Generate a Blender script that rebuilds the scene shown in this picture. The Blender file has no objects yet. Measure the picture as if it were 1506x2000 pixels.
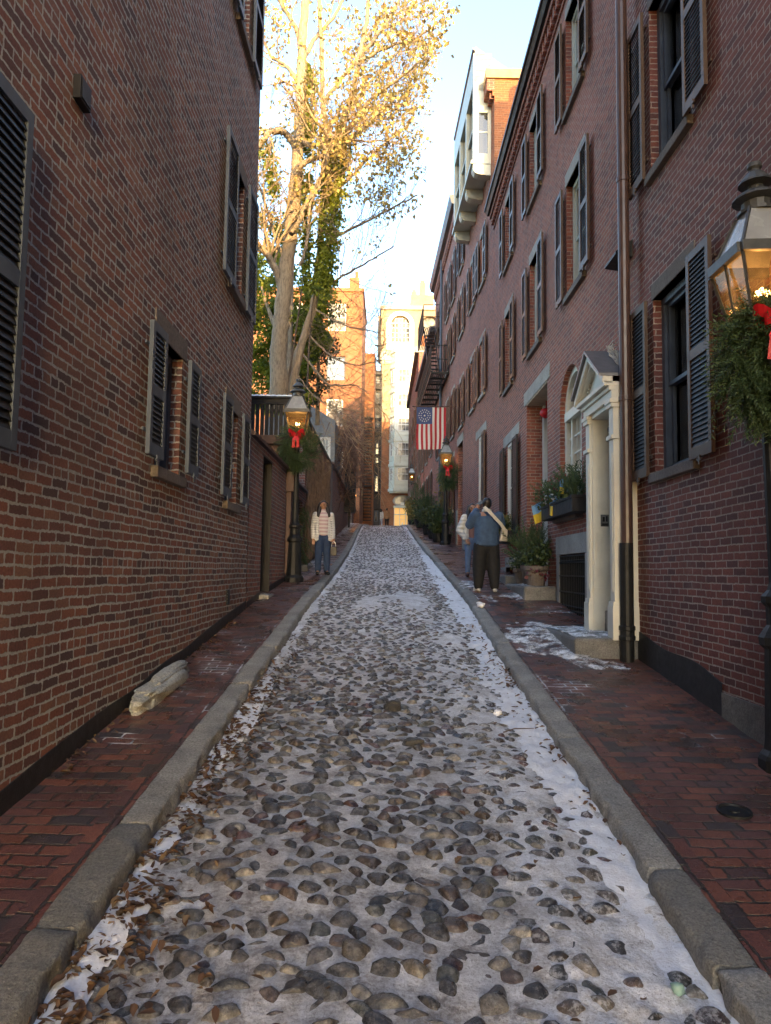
import bpy, bmesh, math, random
import numpy as np
from mathutils import Vector, Matrix
R=math.radians
rnd=random.Random(7); rng=np.random.default_rng(11)
S=bpy.context.scene
COL=S.collection
# ------------------------------------------------------------------ noise
def _h(ix,iy,s):
    n=(ix.astype(np.int64)*374761393+iy.astype(np.int64)*668265263+s*144665)&0x7fffffff
    n=((n^(n>>13))*1274126177)&0x7fffffff
    return ((n^(n>>16))&0xffff)/65535.0
def vnoise(x,y,s=0):
    x=np.asarray(x,float);y=np.asarray(y,float)
    ix=np.floor(x);iy=np.floor(y);fx=x-ix;fy=y-iy
    fx=fx*fx*(3-2*fx);fy=fy*fy*(3-2*fy)
    a=_h(ix,iy,s);b=_h(ix+1,iy,s);c=_h(ix,iy+1,s);d=_h(ix+1,iy+1,s)
    return (a*(1-fx)+b*fx)*(1-fy)+(c*(1-fx)+d*fx)*fy
def fbm(x,y,s=0,o=4):
    t=0;a=.5
    for i in range(o): t=t+a*vnoise(np.asarray(x)*2**i,np.asarray(y)*2**i,s+i*17);a*=.5
    return t/(1-.5**o)
def sst(a,b,x):
    t=np.clip((np.asarray(x,float)-a)/(b-a),0,1);return t*t*(3-2*t)
# ------------------------------------------------------------------ ground profile (camera at z=0)
PD=[-20,0,4,8,12,15,16.6,20,25,30,36,43,50,64,75,140]
PZ=[-4.0,-1.80,-1.34,-.89,-.45,-.23,-.08,.22,.70,1.24,1.92,2.68,3.12,3.93,4.35,6]
def sm(d):  # smoothed profile of the left pavement
    d=np.asarray(d,float)
    return (np.interp(d-1.2,PD,PZ)+2*np.interp(d,PD,PZ)+np.interp(d+1.2,PD,PZ))/4
def bend(d): return -.28*sst(16,45,d)
def zl(d): return sm(d)
def zr(d): return sm(d)-.11*(1-sst(8,15,d))
KL,KR=-1.22,1.33
def zroad(x,d):
    x=np.asarray(x,float); t=np.clip((x-bend(d)-KL)/(KR-KL),0,1)
    return zl(d)*(1-t)+zr(d)*t-.15+.05*(1-(2*t-1)**2)
# ------------------------------------------------------------------ mesh builder
class MB:
    def __init__(s): s.v=[];s.f=[];s.m=[];s.cur=0
    def add(s,vs,fs):
        n=len(s.v); s.v.extend([tuple(map(float,p)) for p in vs])
        for f in fs: s.f.append(tuple(i+n for i in f)); s.m.append(s.cur)
        return s
    def quad(s,a,b,c,d): return s.add([a,b,c,d],[(0,1,2,3)])
    def tri(s,a,b,c): return s.add([a,b,c],[(0,1,2)])
    def poly(s,ps): return s.add(ps,[tuple(range(len(ps)))])
    def box(s,x0,x1,y0,y1,z0,z1):
        x0,x1=min(x0,x1),max(x0,x1);y0,y1=min(y0,y1),max(y0,y1);z0,z1=min(z0,z1),max(z0,z1)
        return s.add([(x0,y0,z0),(x1,y0,z0),(x1,y1,z0),(x0,y1,z0),(x0,y0,z1),(x1,y0,z1),(x1,y1,z1),(x0,y1,z1)],
            [(0,3,2,1),(4,5,6,7),(0,1,5,4),(1,2,6,5),(2,3,7,6),(3,0,4,7)])
    def obox(s,O,U,V,W):  # box from corner O with edge vectors
        O,U,V,W=map(Vector,(O,U,V,W))
        p=[O,O+U,O+U+V,O+V,O+W,O+U+W,O+U+V+W,O+V+W]
        fs=[(0,3,2,1),(4,5,6,7),(0,1,5,4),(1,2,6,5),(2,3,7,6),(3,0,4,7)]
        if U.cross(V).dot(W)<0: fs=[f[::-1] for f in fs]
        return s.add(p,fs)
    def prism(s,pts,ax):  # polygon pts (list of 3d) extruded by vector ax
        ax=Vector(ax);p=[Vector(q) for q in pts];n=len(p)
        fs=[tuple(range(n))[::-1],tuple(range(n,2*n))]+[(i,(i+1)%n,n+(i+1)%n,n+i) for i in range(n)]
        nr=(p[1]-p[0]).cross(p[2]-p[0])
        if nr.dot(ax)<0: fs=[f[::-1] for f in fs]
        return s.add(p+[q+ax for q in p],fs)
    def tube(s,path,rad,n=8,cap=True):
        path=[Vector(p) for p in path]
        if not hasattr(rad,'__len__'): rad=[rad]*len(path)
        vs=[];prev=None
        for i,p in enumerate(path):
            t=(path[min(i+1,len(path)-1)]-path[max(i-1,0)])
            t=t.normalized() if t.length>1e-9 else Vector((0,0,1))
            if prev is None:
                a=Vector((1,0,0)) if abs(t.x)<.8 else Vector((0,1,0)); u=t.cross(a).normalized()
            else:
                u=(prev-t*prev.dot(t)); u=u.normalized() if u.length>1e-6 else t.orthogonal().normalized()
            prev=u;w=t.cross(u)
            for k in range(n):
                q=2*math.pi*k/n; vs.append(p+(u*math.cos(q)+w*math.sin(q))*rad[i])
        fs=[]
        for i in range(len(path)-1):
            for k in range(n):
                a=i*n+k;b=i*n+(k+1)%n; fs.append((a,b,b+n,a+n))
        if cap: fs.append(tuple(range(n))[::-1]);L=(len(path)-1)*n;fs.append(tuple(range(L,L+n)))
        return s.add(vs,fs)
    def lathe(s,prof,o,n=16,sq=None,ax='z'):  # prof: (r,z)
        o=Vector(o);vs=[]
        for r,z in prof:
            for k in range(n):
                q=2*math.pi*(k+.5)/n
                vs.append(o+Vector((r*math.cos(q),r*math.sin(q),z)))
        fs=[]
        for i in range(len(prof)-1):
            for k in range(n):
                a=i*n+k;b=i*n+(k+1)%n; fs.append((a,b,b+n,a+n))
        fs.append(tuple(range(n))[::-1]);L=(len(prof)-1)*n;fs.append(tuple(range(L,L+n)))
        return s.add(vs,fs)
    def ball(s,c,r,n=8,m=6,sc=(1,1,1)):
        prof=[(r*math.sin(math.pi*i/m),-r*math.cos(math.pi*i/m)) for i in range(m+1)]
        prof[0]=(1e-4,prof[0][1]);prof[-1]=(1e-4,prof[-1][1])
        a=len(s.v);s.lathe(prof,(0,0,0),n)
        c=Vector(c)
        for i in range(a,len(s.v)):
            p=s.v[i];s.v[i]=(c.x+p[0]*sc[0],c.y+p[1]*sc[1],c.z+p[2]*sc[2])
        return s
    def build(s,name,mats,parent=None,smooth=False,bevel=0,loc=None,uvs=1.0,worldloc=True):
        """verts are given in the frame of the parent (or world); loc makes a local origin"""
        me=bpy.data.meshes.new(name)
        v=np.array(s.v,float).reshape(-1,3)
        off=np.array(loc,float) if loc is not None else np.zeros(3)
        me.from_pydata((v-off).tolist(),[],s.f)
        if not isinstance(mats,(list,tuple)): mats=[mats]
        for m in mats: me.materials.append(m)
        if len(mats)>1: me.polygons.foreach_set('material_index',s.m)
        fin(me,v,smooth)
        o=bpy.data.objects.new(name,me);COL.objects.link(o)
        if loc is not None: o.location=loc
        if parent is not None: o.parent=parent
        if bevel:
            b=o.modifiers.new('b','BEVEL');b.width=bevel;b.segments=2;b.limit_method='ANGLE';b.angle_limit=R(40)
        return o
def fin(me,v,smooth=False):
    """box-projected UVs in metres"""
    n=len(me.polygons)
    if n==0: return
    nor=np.empty(n*3);me.polygons.foreach_get('normal',nor);nor=np.abs(nor.reshape(-1,3))
    ax=np.where((nor[:,2]>nor[:,0])&(nor[:,2]>nor[:,1])&(nor[:,2]>.6),2,np.where(nor[:,0]>=nor[:,1],0,1))
    lt=np.empty(n,int);me.polygons.foreach_get('loop_total',lt)
    li=np.empty(len(me.loops),int);me.loops.foreach_get('vertex_index',li)
    la=np.repeat(ax,lt);p=v[li]
    uv=np.where((la==0)[:,None],p[:,[1,2]],np.where((la==1)[:,None],p[:,[0,2]],p[:,[0,1]]))
    l=me.uv_layers.new(name='UVMap');l.data.foreach_set('uv',uv.astype(np.float32).ravel())
    if smooth: me.polygons.foreach_set('use_smooth',np.ones(n,bool))
    me.update()
def npmesh(name,v,f,mats,parent=None,smooth=False,cols=None,att='Col',loc=None,uv=None):
    """v (N,3), f (M,3) or (M,4) arrays"""
    me=bpy.data.meshes.new(name);v=np.asarray(v,float);f=np.asarray(f,np.int32)
    off=np.array(loc,float) if loc is not None else np.zeros(3)
    k=f.shape[1]
    me.vertices.add(len(v));me.vertices.foreach_set('co',(v-off).astype(np.float32).ravel())
    me.loops.add(f.size);me.loops.foreach_set('vertex_index',f.ravel())
    me.polygons.add(len(f));me.polygons.foreach_set('loop_start',np.arange(0,f.size,k,dtype=np.int32))
    me.polygons.foreach_set('loop_total',np.full(len(f),k,np.int32))
    me.update(calc_edges=True);me.validate()
    for m in (mats if isinstance(mats,(list,tuple)) else [mats]): me.materials.append(m)
    if cols is not None:
        a=me.color_attributes.new(att,'FLOAT_COLOR','POINT');c=np.ones((len(v),4),np.float32);c[:,:cols.shape[1]]=cols
        a.data.foreach_set('color',c.ravel())
    fin(me,v if uv is None else uv,smooth)
    o=bpy.data.objects.new(name,me);COL.objects.link(o)
    if loc is not None:o.location=loc
    if parent is not None:o.parent=parent
    return o
def tag(o,label=None,cat=None,group=None,kind=None):
    if label:o['label']=label
    if cat:o['category']=cat
    if group:o['group']=group
    if kind:o['kind']=kind
    return o
def thing(name,label,cat,loc=(0,0,0),rz=0,group=None):
    o=bpy.data.objects.new(name,None);COL.objects.link(o);o.empty_display_size=.2
    o.location=loc;o.rotation_euler=(0,0,rz);return tag(o,label,cat,group)
def struct(o): o['kind']='structure';return o
def stuff(o): o['kind']='stuff';return o
def copy_tree(o,parent=None):
    c=o.copy();COL.objects.link(c)
    if parent is not None:c.parent=parent
    for ch in list(o.children):copy_tree(ch,c)
    return c
# ------------------------------------------------------------------ materials
class NT:
    def __init__(s,name):
        s.m=bpy.data.materials.new(name);s.m.use_nodes=True;s.t=s.m.node_tree;s.b=s.t.nodes['Principled BSDF'];s.out=s.t.nodes['Material Output']
    def n(s,ty,**k):
        x=s.t.nodes.new(ty)
        for a,b in k.items():
            if a.startswith('_'): x.inputs[int(a[1:])].default_value=b
            else: setattr(x,a,b)
        return x
    def l(s,a,b): s.t.links.new(a,b)
    def val(s,x,sock):
        if isinstance(x,(int,float)): sock.default_value=x
        else: s.l(x,sock)
    def math(s,op,a,b=0.0,c=None,clamp=False):
        x=s.t.nodes.new('ShaderNodeMath');x.operation=op;x.use_clamp=clamp
        s.val(a,x.inputs[0]);s.val(b,x.inputs[1])
        if c is not None:s.val(c,x.inputs[2])
        return x.outputs[0]
    def ramp(s,fac,els,interp='LINEAR'):
        x=s.t.nodes.new('ShaderNodeValToRGB');x.color_ramp.interpolation=interp;e=x.color_ramp.elements
        while len(e)<len(els):e.new(.5)
        for i,(p,c) in enumerate(els):
            e[i].position=p;e[i].color=(*c,1) if len(c)==3 else c
        s.l(fac,x.inputs[0]);return x.outputs[0]
    def mix(s,fac,a,b,mode='MIX'):
        x=s.t.nodes.new('ShaderNodeMix');x.data_type='RGBA';x.blend_type=mode
        for v,i in ((fac,0),(a,6),(b,7)):
            if isinstance(v,(int,float)):x.inputs[i].default_value=v
            elif isinstance(v,tuple):x.inputs[i].default_value=(*v,1)
            else:s.l(v,x.inputs[i])
        return x.outputs[2]
    def noise(s,scale,det=4,rough=.55,vec=None,out=0,dist=0):
        x=s.t.nodes.new('ShaderNodeTexNoise');x.inputs['Scale'].default_value=scale;x.inputs['Detail'].default_value=det;x.inputs['Roughness'].default_value=rough;x.inputs['Distortion'].default_value=dist
        if vec is not None:s.l(vec,x.inputs['Vector'])
        return x.outputs[out]
    def pos(s): return s.n('ShaderNodeNewGeometry').outputs['Position']
    def obj(s): return s.n('ShaderNodeTexCoord').outputs['Object']
    def bump(s,h,strength=.5,dist=.01):
        x=s.t.nodes.new('ShaderNodeBump');x.inputs['Strength'].default_value=strength;x.inputs['Distance'].default_value=dist
        s.l(h,x.inputs['Height']);s.l(x.outputs[0],s.b.inputs['Normal']);return x
    def base(s,c):
        if isinstance(c,tuple):s.b.inputs['Base Color'].default_value=(*c,1)
        else:s.l(c,s.b.inputs['Base Color'])
    def rough(s,r): s.val(r,s.b.inputs['Roughness'])
def simple(name,c,rough=.6,var=.25,scale=6,metal=0,bump=.15,spec=.5,bscale=None):
    k=NT(name);p=k.obj();f=k.noise(scale,5,.6,p)
    lo=tuple(x*(1-var) for x in c);hi=tuple(min(1,x*(1+var)) for x in c)
    k.base(k.ramp(f,[(.3,lo),(.7,hi)]));k.rough(k.math('MULTIPLY_ADD',k.noise(scale*2.3,3,.5,p),.25,rough-.12,clamp=True));k.b.inputs['Metallic'].default_value=metal
    k.b.inputs['Specular IOR Level'].default_value=spec
    if bump:k.bump(k.noise(bscale or scale*8,4,.6,p),bump,.01)
    return k.m
def brick(name,cols,mortar,h=.0677,L=.21,mw=.011,header=7,wet=.0,flat=False,bumpd=.006,rough=.85,dirt=.35,dirtc=(.04,.035,.03),irr=.35,snow=None,brt=1.95):
    k=NT(name);uv=k.n('ShaderNodeUVMap').outputs[0]
    pos=k.pos()
    # wobble
    wob=k.n('ShaderNodeVectorMath',operation='SCALE');wn=k.n('ShaderNodeVectorMath',operation='SUBTRACT')
    k.l(k.noise(1.3,5,.7,pos,1),wn.inputs[0]);wn.inputs[1].default_value=(.5,.5,.5)
    k.l(wn.outputs[0],wob.inputs[0]);wob.inputs['Scale'].default_value=.034*irr/.35
    av=k.n('ShaderNodeVectorMath',operation='ADD');k.l(uv,av.inputs[0]);k.l(wob.outputs[0],av.inputs[1])
    w2=k.n('ShaderNodeVectorMath',operation='SCALE');w3=k.n('ShaderNodeVectorMath',operation='SUBTRACT')
    k.l(k.noise(38,2,.5,pos,1),w3.inputs[0]);w3.inputs[1].default_value=(.5,.5,.5);k.l(w3.outputs[0],w2.inputs[0]);w2.inputs['Scale'].default_value=.012*irr/.35
    av2=k.n('ShaderNodeVectorMath',operation='ADD');k.l(av.outputs[0],av2.inputs[0]);k.l(w2.outputs[0],av2.inputs[1])
    sp=k.n('ShaderNodeSeparateXYZ');k.l(av2.outputs[0],sp.inputs[0]);u,v=sp.outputs[0],sp.outputs[1]
    vr=k.math('DIVIDE',v,h);row=k.math('FLOOR',vr);fv=k.math('FRACT',vr)
    if header:
        hd=k.math('LESS_THAN',k.math('FLOORED_MODULO',row,header),.5);ln=k.math('MULTIPLY_ADD',hd,-L*.5,L)
    else: ln=k.math('ADD',L,0.0)
    wr=k.n('ShaderNodeTexWhiteNoise',noise_dimensions='1D');k.l(row,wr.inputs['W'])
    sh=k.math('MULTIPLY_ADD',k.math('FLOORED_MODULO',row,2.0),.5,k.math('MULTIPLY',wr.outputs[0],.22))
    uc=k.math('ADD',k.math('DIVIDE',u,ln),sh);col=k.math('FLOOR',uc);fu=k.math('FRACT',uc)
    du=k.math('MULTIPLY',k.math('MINIMUM',fu,k.math('SUBTRACT',1.0,fu)),ln)
    dv=k.math('MULTIPLY',k.math('MINIMUM',fv,k.math('SUBTRACT',1.0,fv)),h)
    ds=k.math('MINIMUM',du,dv)
    mr=k.n('ShaderNodeMapRange',interpolation_type='SMOOTHSTEP');k.l(ds,mr.inputs[0])
    mwn=k.math('MULTIPLY_ADD',k.noise(5,2,.5,pos),mw*.7,mw*.15)
    k.l(mwn,mr.inputs[1]);k.l(k.math('ADD',mwn,.004),mr.inputs[2]);mask=mr.outputs[0]
    cv=k.n('ShaderNodeCombineXYZ');k.l(row,cv.inputs[0]);k.l(col,cv.inputs[1])
    wn2=k.n('ShaderNodeTexWhiteNoise',noise_dimensions='2D');k.l(cv.outputs[0],wn2.inputs['Vector'])
    cols=[tuple(min(.8,q*brt) for q in c_) for c_ in cols]
    n=len(cols);bc=k.ramp(wn2.outputs[0],[(i/n,c) for i,c in enumerate(cols)],'CONSTANT')
    bc=k.mix(.75,bc,k.ramp(k.noise(60,4,.7,pos),[(.3,(.55,.55,.55)),(.7,(1.3,1.25,1.2))]),'MULTIPLY')
    bc=k.mix(.6,bc,k.ramp(k.noise(1.3,5,.6,pos),[(.3,(.6,.6,.62)),(.72,(1.25,1.2,1.15))]),'MULTIPLY')
    mc=k.mix(.7,mortar,k.ramp(k.noise(20,4,.7,pos),[(.3,(.6,.6,.6)),(.7,(1.2,1.2,1.2))]),'MULTIPLY')
    if snow is not None:
        mc=k.mix(k.ramp(k.noise(.9,5,.65,pos),[(snow,(0,0,0)),(snow+.06,(1,1,1))]),mc,(.7,.73,.78))
    c=k.mix(mask,mc,bc)
    ef=k.ramp(k.noise(.9,6,.7,pos),[(.6,(0,0,0)),(.74,(1,1,1))])
    c=k.mix(k.math('MULTIPLY',ef,.22),c,(.5,.46,.42))
    st=k.ramp(k.noise(.55,6,.62,pos),[(.5,(0,0,0)),(.75,(1,1,1))])
    c=k.mix(k.math('MULTIPLY',st,dirt),c,dirtc);k.base(c)
    if wet:
        wf=k.ramp(k.noise(1.6,5,.6,pos),[(.35,(rough,)*3),(.6,(rough-wet,)*3)]);k.l(wf,k.b.inputs['Roughness'])
    else: k.rough(rough)
    hh=k.math('ADD',k.math('MULTIPLY',mask,1.0),k.math('MULTIPLY_ADD',k.noise(90,4,.7,pos),.35,k.math('MULTIPLY',wn2.outputs[0],.35)))
    k.bump(hh,.9,bumpd);return k.m
def stonem(name,c,scale=1,rough=.8,speck=.5):
    k=NT(name);p=k.pos();a=k.noise(75*scale,4,.85,p);b=k.noise(3*scale,5,.6,p)
    c1=k.ramp(a,[(.35,tuple(x*(1-speck) for x in c)),(.5,c),(.68,tuple(min(1,x*(1+speck)) for x in c))])
    c2=k.mix(.8,c1,k.ramp(b,[(.3,(.55,.55,.53)),(.7,(1.2,1.18,1.12))]),'MULTIPLY');k.base(c2);k.rough(rough)
    k.bump(k.math('ADD',k.math('MULTIPLY',a,.35),k.noise(18*scale,6,.7,p)),.95,.022);return k.m
def glassm(name,c=(.02,.022,.025),rough=.02,var=None):
    k=NT(name);p=k.pos()
    if var:
        k.base(k.ramp(k.noise(1.7,3,.5,p),[(.35,c),(.65,var)]))
    else:k.base(c)
    k.rough(rough);k.b.inputs['Specular IOR Level'].default_value=.9;k.b.inputs['IOR'].default_value=1.6
    k.bump(k.noise(1.8,2,.5,p),.06,.02);return k.m
def emit(name,c,st):
    k=NT(name);k.base(c);k.b.inputs['Emission Color'].default_value=(*c,1);k.b.inputs['Emission Strength'].default_value=st;return k.m
def leafm(name,cols,trans=.35,rough=.6,scale=1.5):
    k=NT(name);p=k.pos()
    g=k.n('ShaderNodeNewGeometry').outputs['Random Per Island']
    c=k.ramp(g,[(i/max(1,len(cols)-1),x) for i,x in enumerate(cols)]);k.base(c);k.rough(rough)
    t=k.n('ShaderNodeBsdfTranslucent');k.l(c,t.inputs[0]);m=k.n('ShaderNodeMixShader');m.inputs[0].default_value=trans
    k.l(k.b.outputs[0],m.inputs[1]);k.l(t.outputs[0],m.inputs[2]);k.l(m.outputs[0],k.out.inputs[0]);return k.m
def barkm(name,c):
    k=NT(name);p=k.obj();mp=k.n('ShaderNodeMapping');mp.inputs['Scale'].default_value=(1,1,.22);k.l(p,mp.inputs[0])
    a=k.noise(26,5,.7,mp.outputs[0]);k.base(k.ramp(a,[(.3,tuple(x*.4 for x in c)),(.5,c),(.75,tuple(min(1,x*1.5) for x in c))]));k.rough(.9);k.bump(a,1,.04);return k.m
M={}
M['brickL']=brick('old red brick',[(.135,.057,.04),(.105,.047,.037),(.165,.07,.045),(.08,.039,.034),(.13,.066,.05),(.145,.059,.04),(.06,.037,.036),(.115,.052,.04),(.155,.08,.055)],(.43,.43,.4),mw=.0115,header=8,dirt=.5,irr=.6,brt=1.7)
M['brickR']=brick('plum red brick',[(.135,.047,.038),(.16,.056,.042),(.115,.042,.036),(.15,.054,.044),(.085,.036,.034),(.145,.049,.037)],(.42,.35,.3),h=.0645,mw=.008,header=0,L=.205,dirt=.45,brt=1.5)
M['brickR2']=brick('brown red brick',[(.18,.056,.036),(.205,.066,.04),(.145,.048,.033),(.185,.06,.04),(.12,.043,.033)],(.4,.29,.22),h=.066,mw=.009,header=0,dirt=.25,brt=1.75,bumpd=.012)
M['brickO']=brick('orange tower brick',[(.25,.09,.035),(.28,.1,.038),(.21,.078,.034),(.26,.094,.036)],(.34,.18,.09),mw=.008,header=0,dirt=.25,brt=1.1)
M['brickY']=brick('buff brick',[(.22,.15,.09),(.25,.17,.1),(.2,.14,.085)],(.42,.36,.28),mw=.008,header=0,dirt=.12,brt=1.5)
M['brickG']=brick('garden wall brick',[(.13,.048,.034),(.155,.054,.036),(.1,.04,.032),(.08,.038,.034)],(.3,.28,.25),mw=.011,header=6,dirt=.4)
PV=[(.125,.046,.034),(.1,.043,.036),(.155,.058,.038),(.075,.042,.04),(.05,.038,.038),(.135,.052,.04),(.11,.048,.041),(.165,.062,.04)]
M['pave']=brick('pavement brick',PV,(.045,.036,.03),h=.102,L=.205,mw=.011,header=0,wet=.42,rough=.6,dirt=.45,dirtc=(.06,.045,.038),irr=.6,bumpd=.012,snow=.58,brt=1.2)
M['granite']=stonem('grey granite',(.32,.315,.3),1,.85)
M['graniteD']=stonem('dark granite',(.2,.195,.18),1,.65)
M['brownstone']=stonem('weathered brownstone',(.16,.135,.12),.4,.85,.25)
M['limestone']=stonem('pale lintel stone',(.34,.32,.29),.4,.85,.2)
M['step']=stonem('step granite',(.2,.195,.185),1,.6)
M['palerock']=stonem('pale boulder',(.4,.41,.39),.6,.9,.5)
M['slate']=simple('slate blue paint',(.075,.095,.125),.5,.2,5,bump=.08,spec=.3)
M['black']=simple('black paint',(.012,.012,.014),.5,.3,4,bump=.08,spec=.25)
M['blackfr']=simple('black shutter frame reflection tint',(.105,.07,.05),.45,.35,4,bump=.08,spec=.2)  # brown in the base colour stands in for warm reflections on black frames
M['blackm']=simple('black painted iron',(.011,.012,.013),.5,.4,9,bump=.2,spec=.3)
M['lampm']=simple('weathered lamp iron',(.05,.052,.05),.5,.35,14,bump=.2,spec=.6)
M['tar']=simple('black base paint',(.02,.02,.022),.6,.4,8,bump=.3)
M['cream']=simple('cream paint',(.68,.66,.56),.42,.1,3,bump=.1)
M['white']=simple('white paint',(.62,.62,.58),.45,.07,4,bump=.05)
M['sage']=simple('pale green paint',(.55,.57,.49),.5,.08,3,bump=.04)
M['brownm']=simple('brown painted gutter',(.075,.04,.032),.5,.2,6,bump=.05,spec=.3)
M['copper']=simple('brown downpipe',(.075,.042,.034),.38,.25,5,bump=.05,spec=.6)
M['lead']=simple('lead sheet',(.16,.165,.18),.4,.2,6,metal=.5,bump=.1)
M['roof']=simple('dark slate roof',(.055,.055,.06),.6,.3,7)
M['glass']=glassm('window glass',(.018,.02,.022))
M['glassc']=glassm('curtained glass',(.04,.04,.04),.06,(.26,.24,.21));M['glassc'].node_tree.nodes['Principled BSDF'].inputs['Specular IOR Level'].default_value=.15
M['glasslit']=glassm('lit window glass',(.25,.18,.1),.05)
M['snow']=None
M['bark']=barkm('tree bark',(.29,.225,.15))
M['twig']=simple('twig bark',(.105,.075,.05),.85,.3,9,bump=0)
M['leafdry']=leafm('dry oak leaf',[(.26,.18,.05),(.44,.36,.11),(.54,.45,.16),(.36,.26,.07),(.2,.12,.04)],.35)
M['leafivy']=leafm('ivy leaf',[(.11,.15,.018),(.22,.26,.025),(.32,.34,.035),(.14,.18,.02)],.42,.45)
M['leafgreen']=leafm('evergreen leaf',[(.06,.095,.012),(.18,.22,.02),(.32,.33,.03),(.1,.14,.015),(.25,.28,.022)],.42,.5)
M['needle']=leafm('fir needle',[(.03,.055,.02),(.055,.095,.03),(.085,.13,.045),(.04,.07,.025)],.2,.55)
M['shrub']=leafm('boxwood leaf',[(.022,.042,.012),(.045,.075,.022),(.07,.1,.03),(.03,.05,.02)],.2,.5)
M['berry']=simple('red berries',(.3,.02,.02),.4,.2)
M['grassy']=leafm('ochre grass',[(.2,.15,.04),(.3,.22,.06),(.14,.13,.04)],.3)
M['leafbrown']=leafm('fallen leaf',[(.06,.03,.016),(.13,.065,.03),(.2,.11,.05),(.09,.045,.022),(.28,.18,.08)],.15,.6)
M['red']=simple('red ribbon',(.5,.006,.012),.5,.15,8,bump=.1)
M['yellow']=simple('yellow cloth',(.65,.48,.04),.7,.08)
M['blue']=simple('sky blue cloth',(.2,.42,.68),.7,.08)
M['mantle']=emit('gas flame',(1,.64,.28),5)
M['warmwin']=emit('warm lit window',(1,.6,.2),.06)
M['coolwin']=emit('pale lit window',(1,.8,.45),.2)
SUNROT=R(165)
# ------------------------------------------------------------------ road: icy bed
def snowcov(x,d):
    """0..1 how much packed snow hides the stones, x measured from the street's centre line"""
    n=fbm(x*2.2+5,d*1.3,3,4);n2=fbm(x*.9,d*.45+9,8,3)
    e=np.maximum(1-sst(.03,.16+.2*n2,x-KL),1-sst(.04,.3+.3*n2,KR-x))
    strip=sst(.35,.85,x+.6*(n2-.5))*(1-sst(.9,1.0,x)*.2)*sst(3.1,4.6,d)*(1-sst(9.5,13,d))*.78
    nearr=sst(.45,.8,x+.4*(n2-.5))*(1-sst(4.5,5.2,d))*.8
    patch=np.exp(-((x-.35)/.75)**2-((d-12.7)/1.6)**2)*1.1+np.exp(-((x+.35)/.3)**2-((d-12)/2)**2)*.5
    s=np.maximum.reduce([e*.95,strip,nearr,np.clip(patch,0,1),sst(6.5,11,d)*(.2+.55*n2)])
    return np.clip(s+(n-.5)*.7*(.25+s),0,1)
def road_h(x,d):
    s=snowcov(x,d)
    return zroad(x+bend(d),d)+.05*s**1.5+.022*(fbm(x*3,d*3,21,3)-.5)+(.012+.02*s)*(fbm(x*14,d*14,5,4)-.5)+.035*(fbm(x*.8,d*.8,2,2)-.5)
k=NT('packed snow and ice');p=k.pos()
ca=k.n('ShaderNodeAttribute',attribute_name='Col');sx=k.n('ShaderNodeSeparateColor');k.l(ca.outputs[0],sx.inputs[0]);sn=sx.outputs[0]
n1=k.noise(6,6,.7,p);n2=k.noise(45,5,.75,p);n3=k.noise(1.2,4,.6,p)
ice=k.ramp(k.math('ADD',k.math('MULTIPLY',n1,.6),k.math('MULTIPLY',n2,.4)),[(.36,(.12,.1,.085)),(.44,(.29,.265,.245)),(.51,(.53,.515,.5)),(.6,(.74,.73,.725))])
snw=k.ramp(k.math('ADD',k.math('MULTIPLY',n1,.5),k.math('MULTIPLY',n2,.5)),[(.36,(.26,.23,.2)),(.44,(.6,.58,.56)),(.55,(.84,.84,.85))])
c=k.mix(k.math('SMOOTH_MIN',k.math('MULTIPLY',sn,1.25),1.0,.1,clamp=True),ice,snw)
c=k.mix(k.ramp(k.noise(3.2,6,.75,p),[(.46,(0,0,0)),(.6,(.55,.55,.55))]),c,k.mix(.55,c,(.22,.2,.175)))
c=k.mix(k.ramp(k.noise(120,3,.8,p),[(.56,(0,0,0)),(.64,(.6,.6,.6))]),c,(.1,.085,.07))
k.base(c);k.rough(k.math('MULTIPLY_ADD',sn,.4,.33));k.bump(k.math('ADD',k.math('MULTIPLY',n2,.5),n1),.8,.018)
M['ice']=k.m
k=NT('snow');p=k.pos();n1=k.noise(9,6,.7,p);n2=k.noise(70,4,.7,p)
k.base(k.ramp(k.math('ADD',k.math('MULTIPLY',n1,.6),k.math('MULTIPLY',n2,.4)),[(.3,(.5,.49,.48)),(.45,(.76,.77,.8)),(.6,(.86,.88,.92))]));k.rough(.75);k.bump(k.math('ADD',k.math('MULTIPLY',n2,.6),n1),.7,.015);M['snow']=k.m
k=NT('thin trodden snow');p=k.pos();n1=k.noise(9,6,.7,p);n2=k.noise(70,4,.7,p);n3=k.noise(5,6,.75,p)
k.base(k.ramp(k.math('ADD',k.math('MULTIPLY',n1,.6),k.math('MULTIPLY',n2,.4)),[(.36,(.3,.27,.25)),(.45,(.62,.61,.6)),(.56,(.84,.85,.87))]));k.rough(.6);k.bump(k.math('ADD',k.math('MULTIPLY',n2,.6),n1),.7,.015)
t_=k.n('ShaderNodeBsdfTransparent');mm=k.n('ShaderNodeMixShader');k.l(k.ramp(k.math('ADD',k.math('MULTIPLY',n3,.75),k.math('MULTIPLY',n2,.25)),[(.44,(0,0,0)),(.56,(1,1,1))]),mm.inputs[0]);k.l(t_.outputs[0],mm.inputs[1]);k.l(k.b.outputs[0],mm.inputs[2]);k.l(mm.outputs[0],k.out.inputs[0]);M['thinsnow']=k.m
ds=[1.6]
while ds[-1]<78: ds.append(ds[-1]+max(.016,.0075*ds[-1]))
ds=np.array(ds);nx=120;xs=np.linspace(KL-.03,KR+.03,nx)
X,D=np.meshgrid(xs,ds);H=road_h(X,D);SC=snowcov(X,D)
V=np.stack([X+bend(D),D,H],-1).reshape(-1,3)
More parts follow.
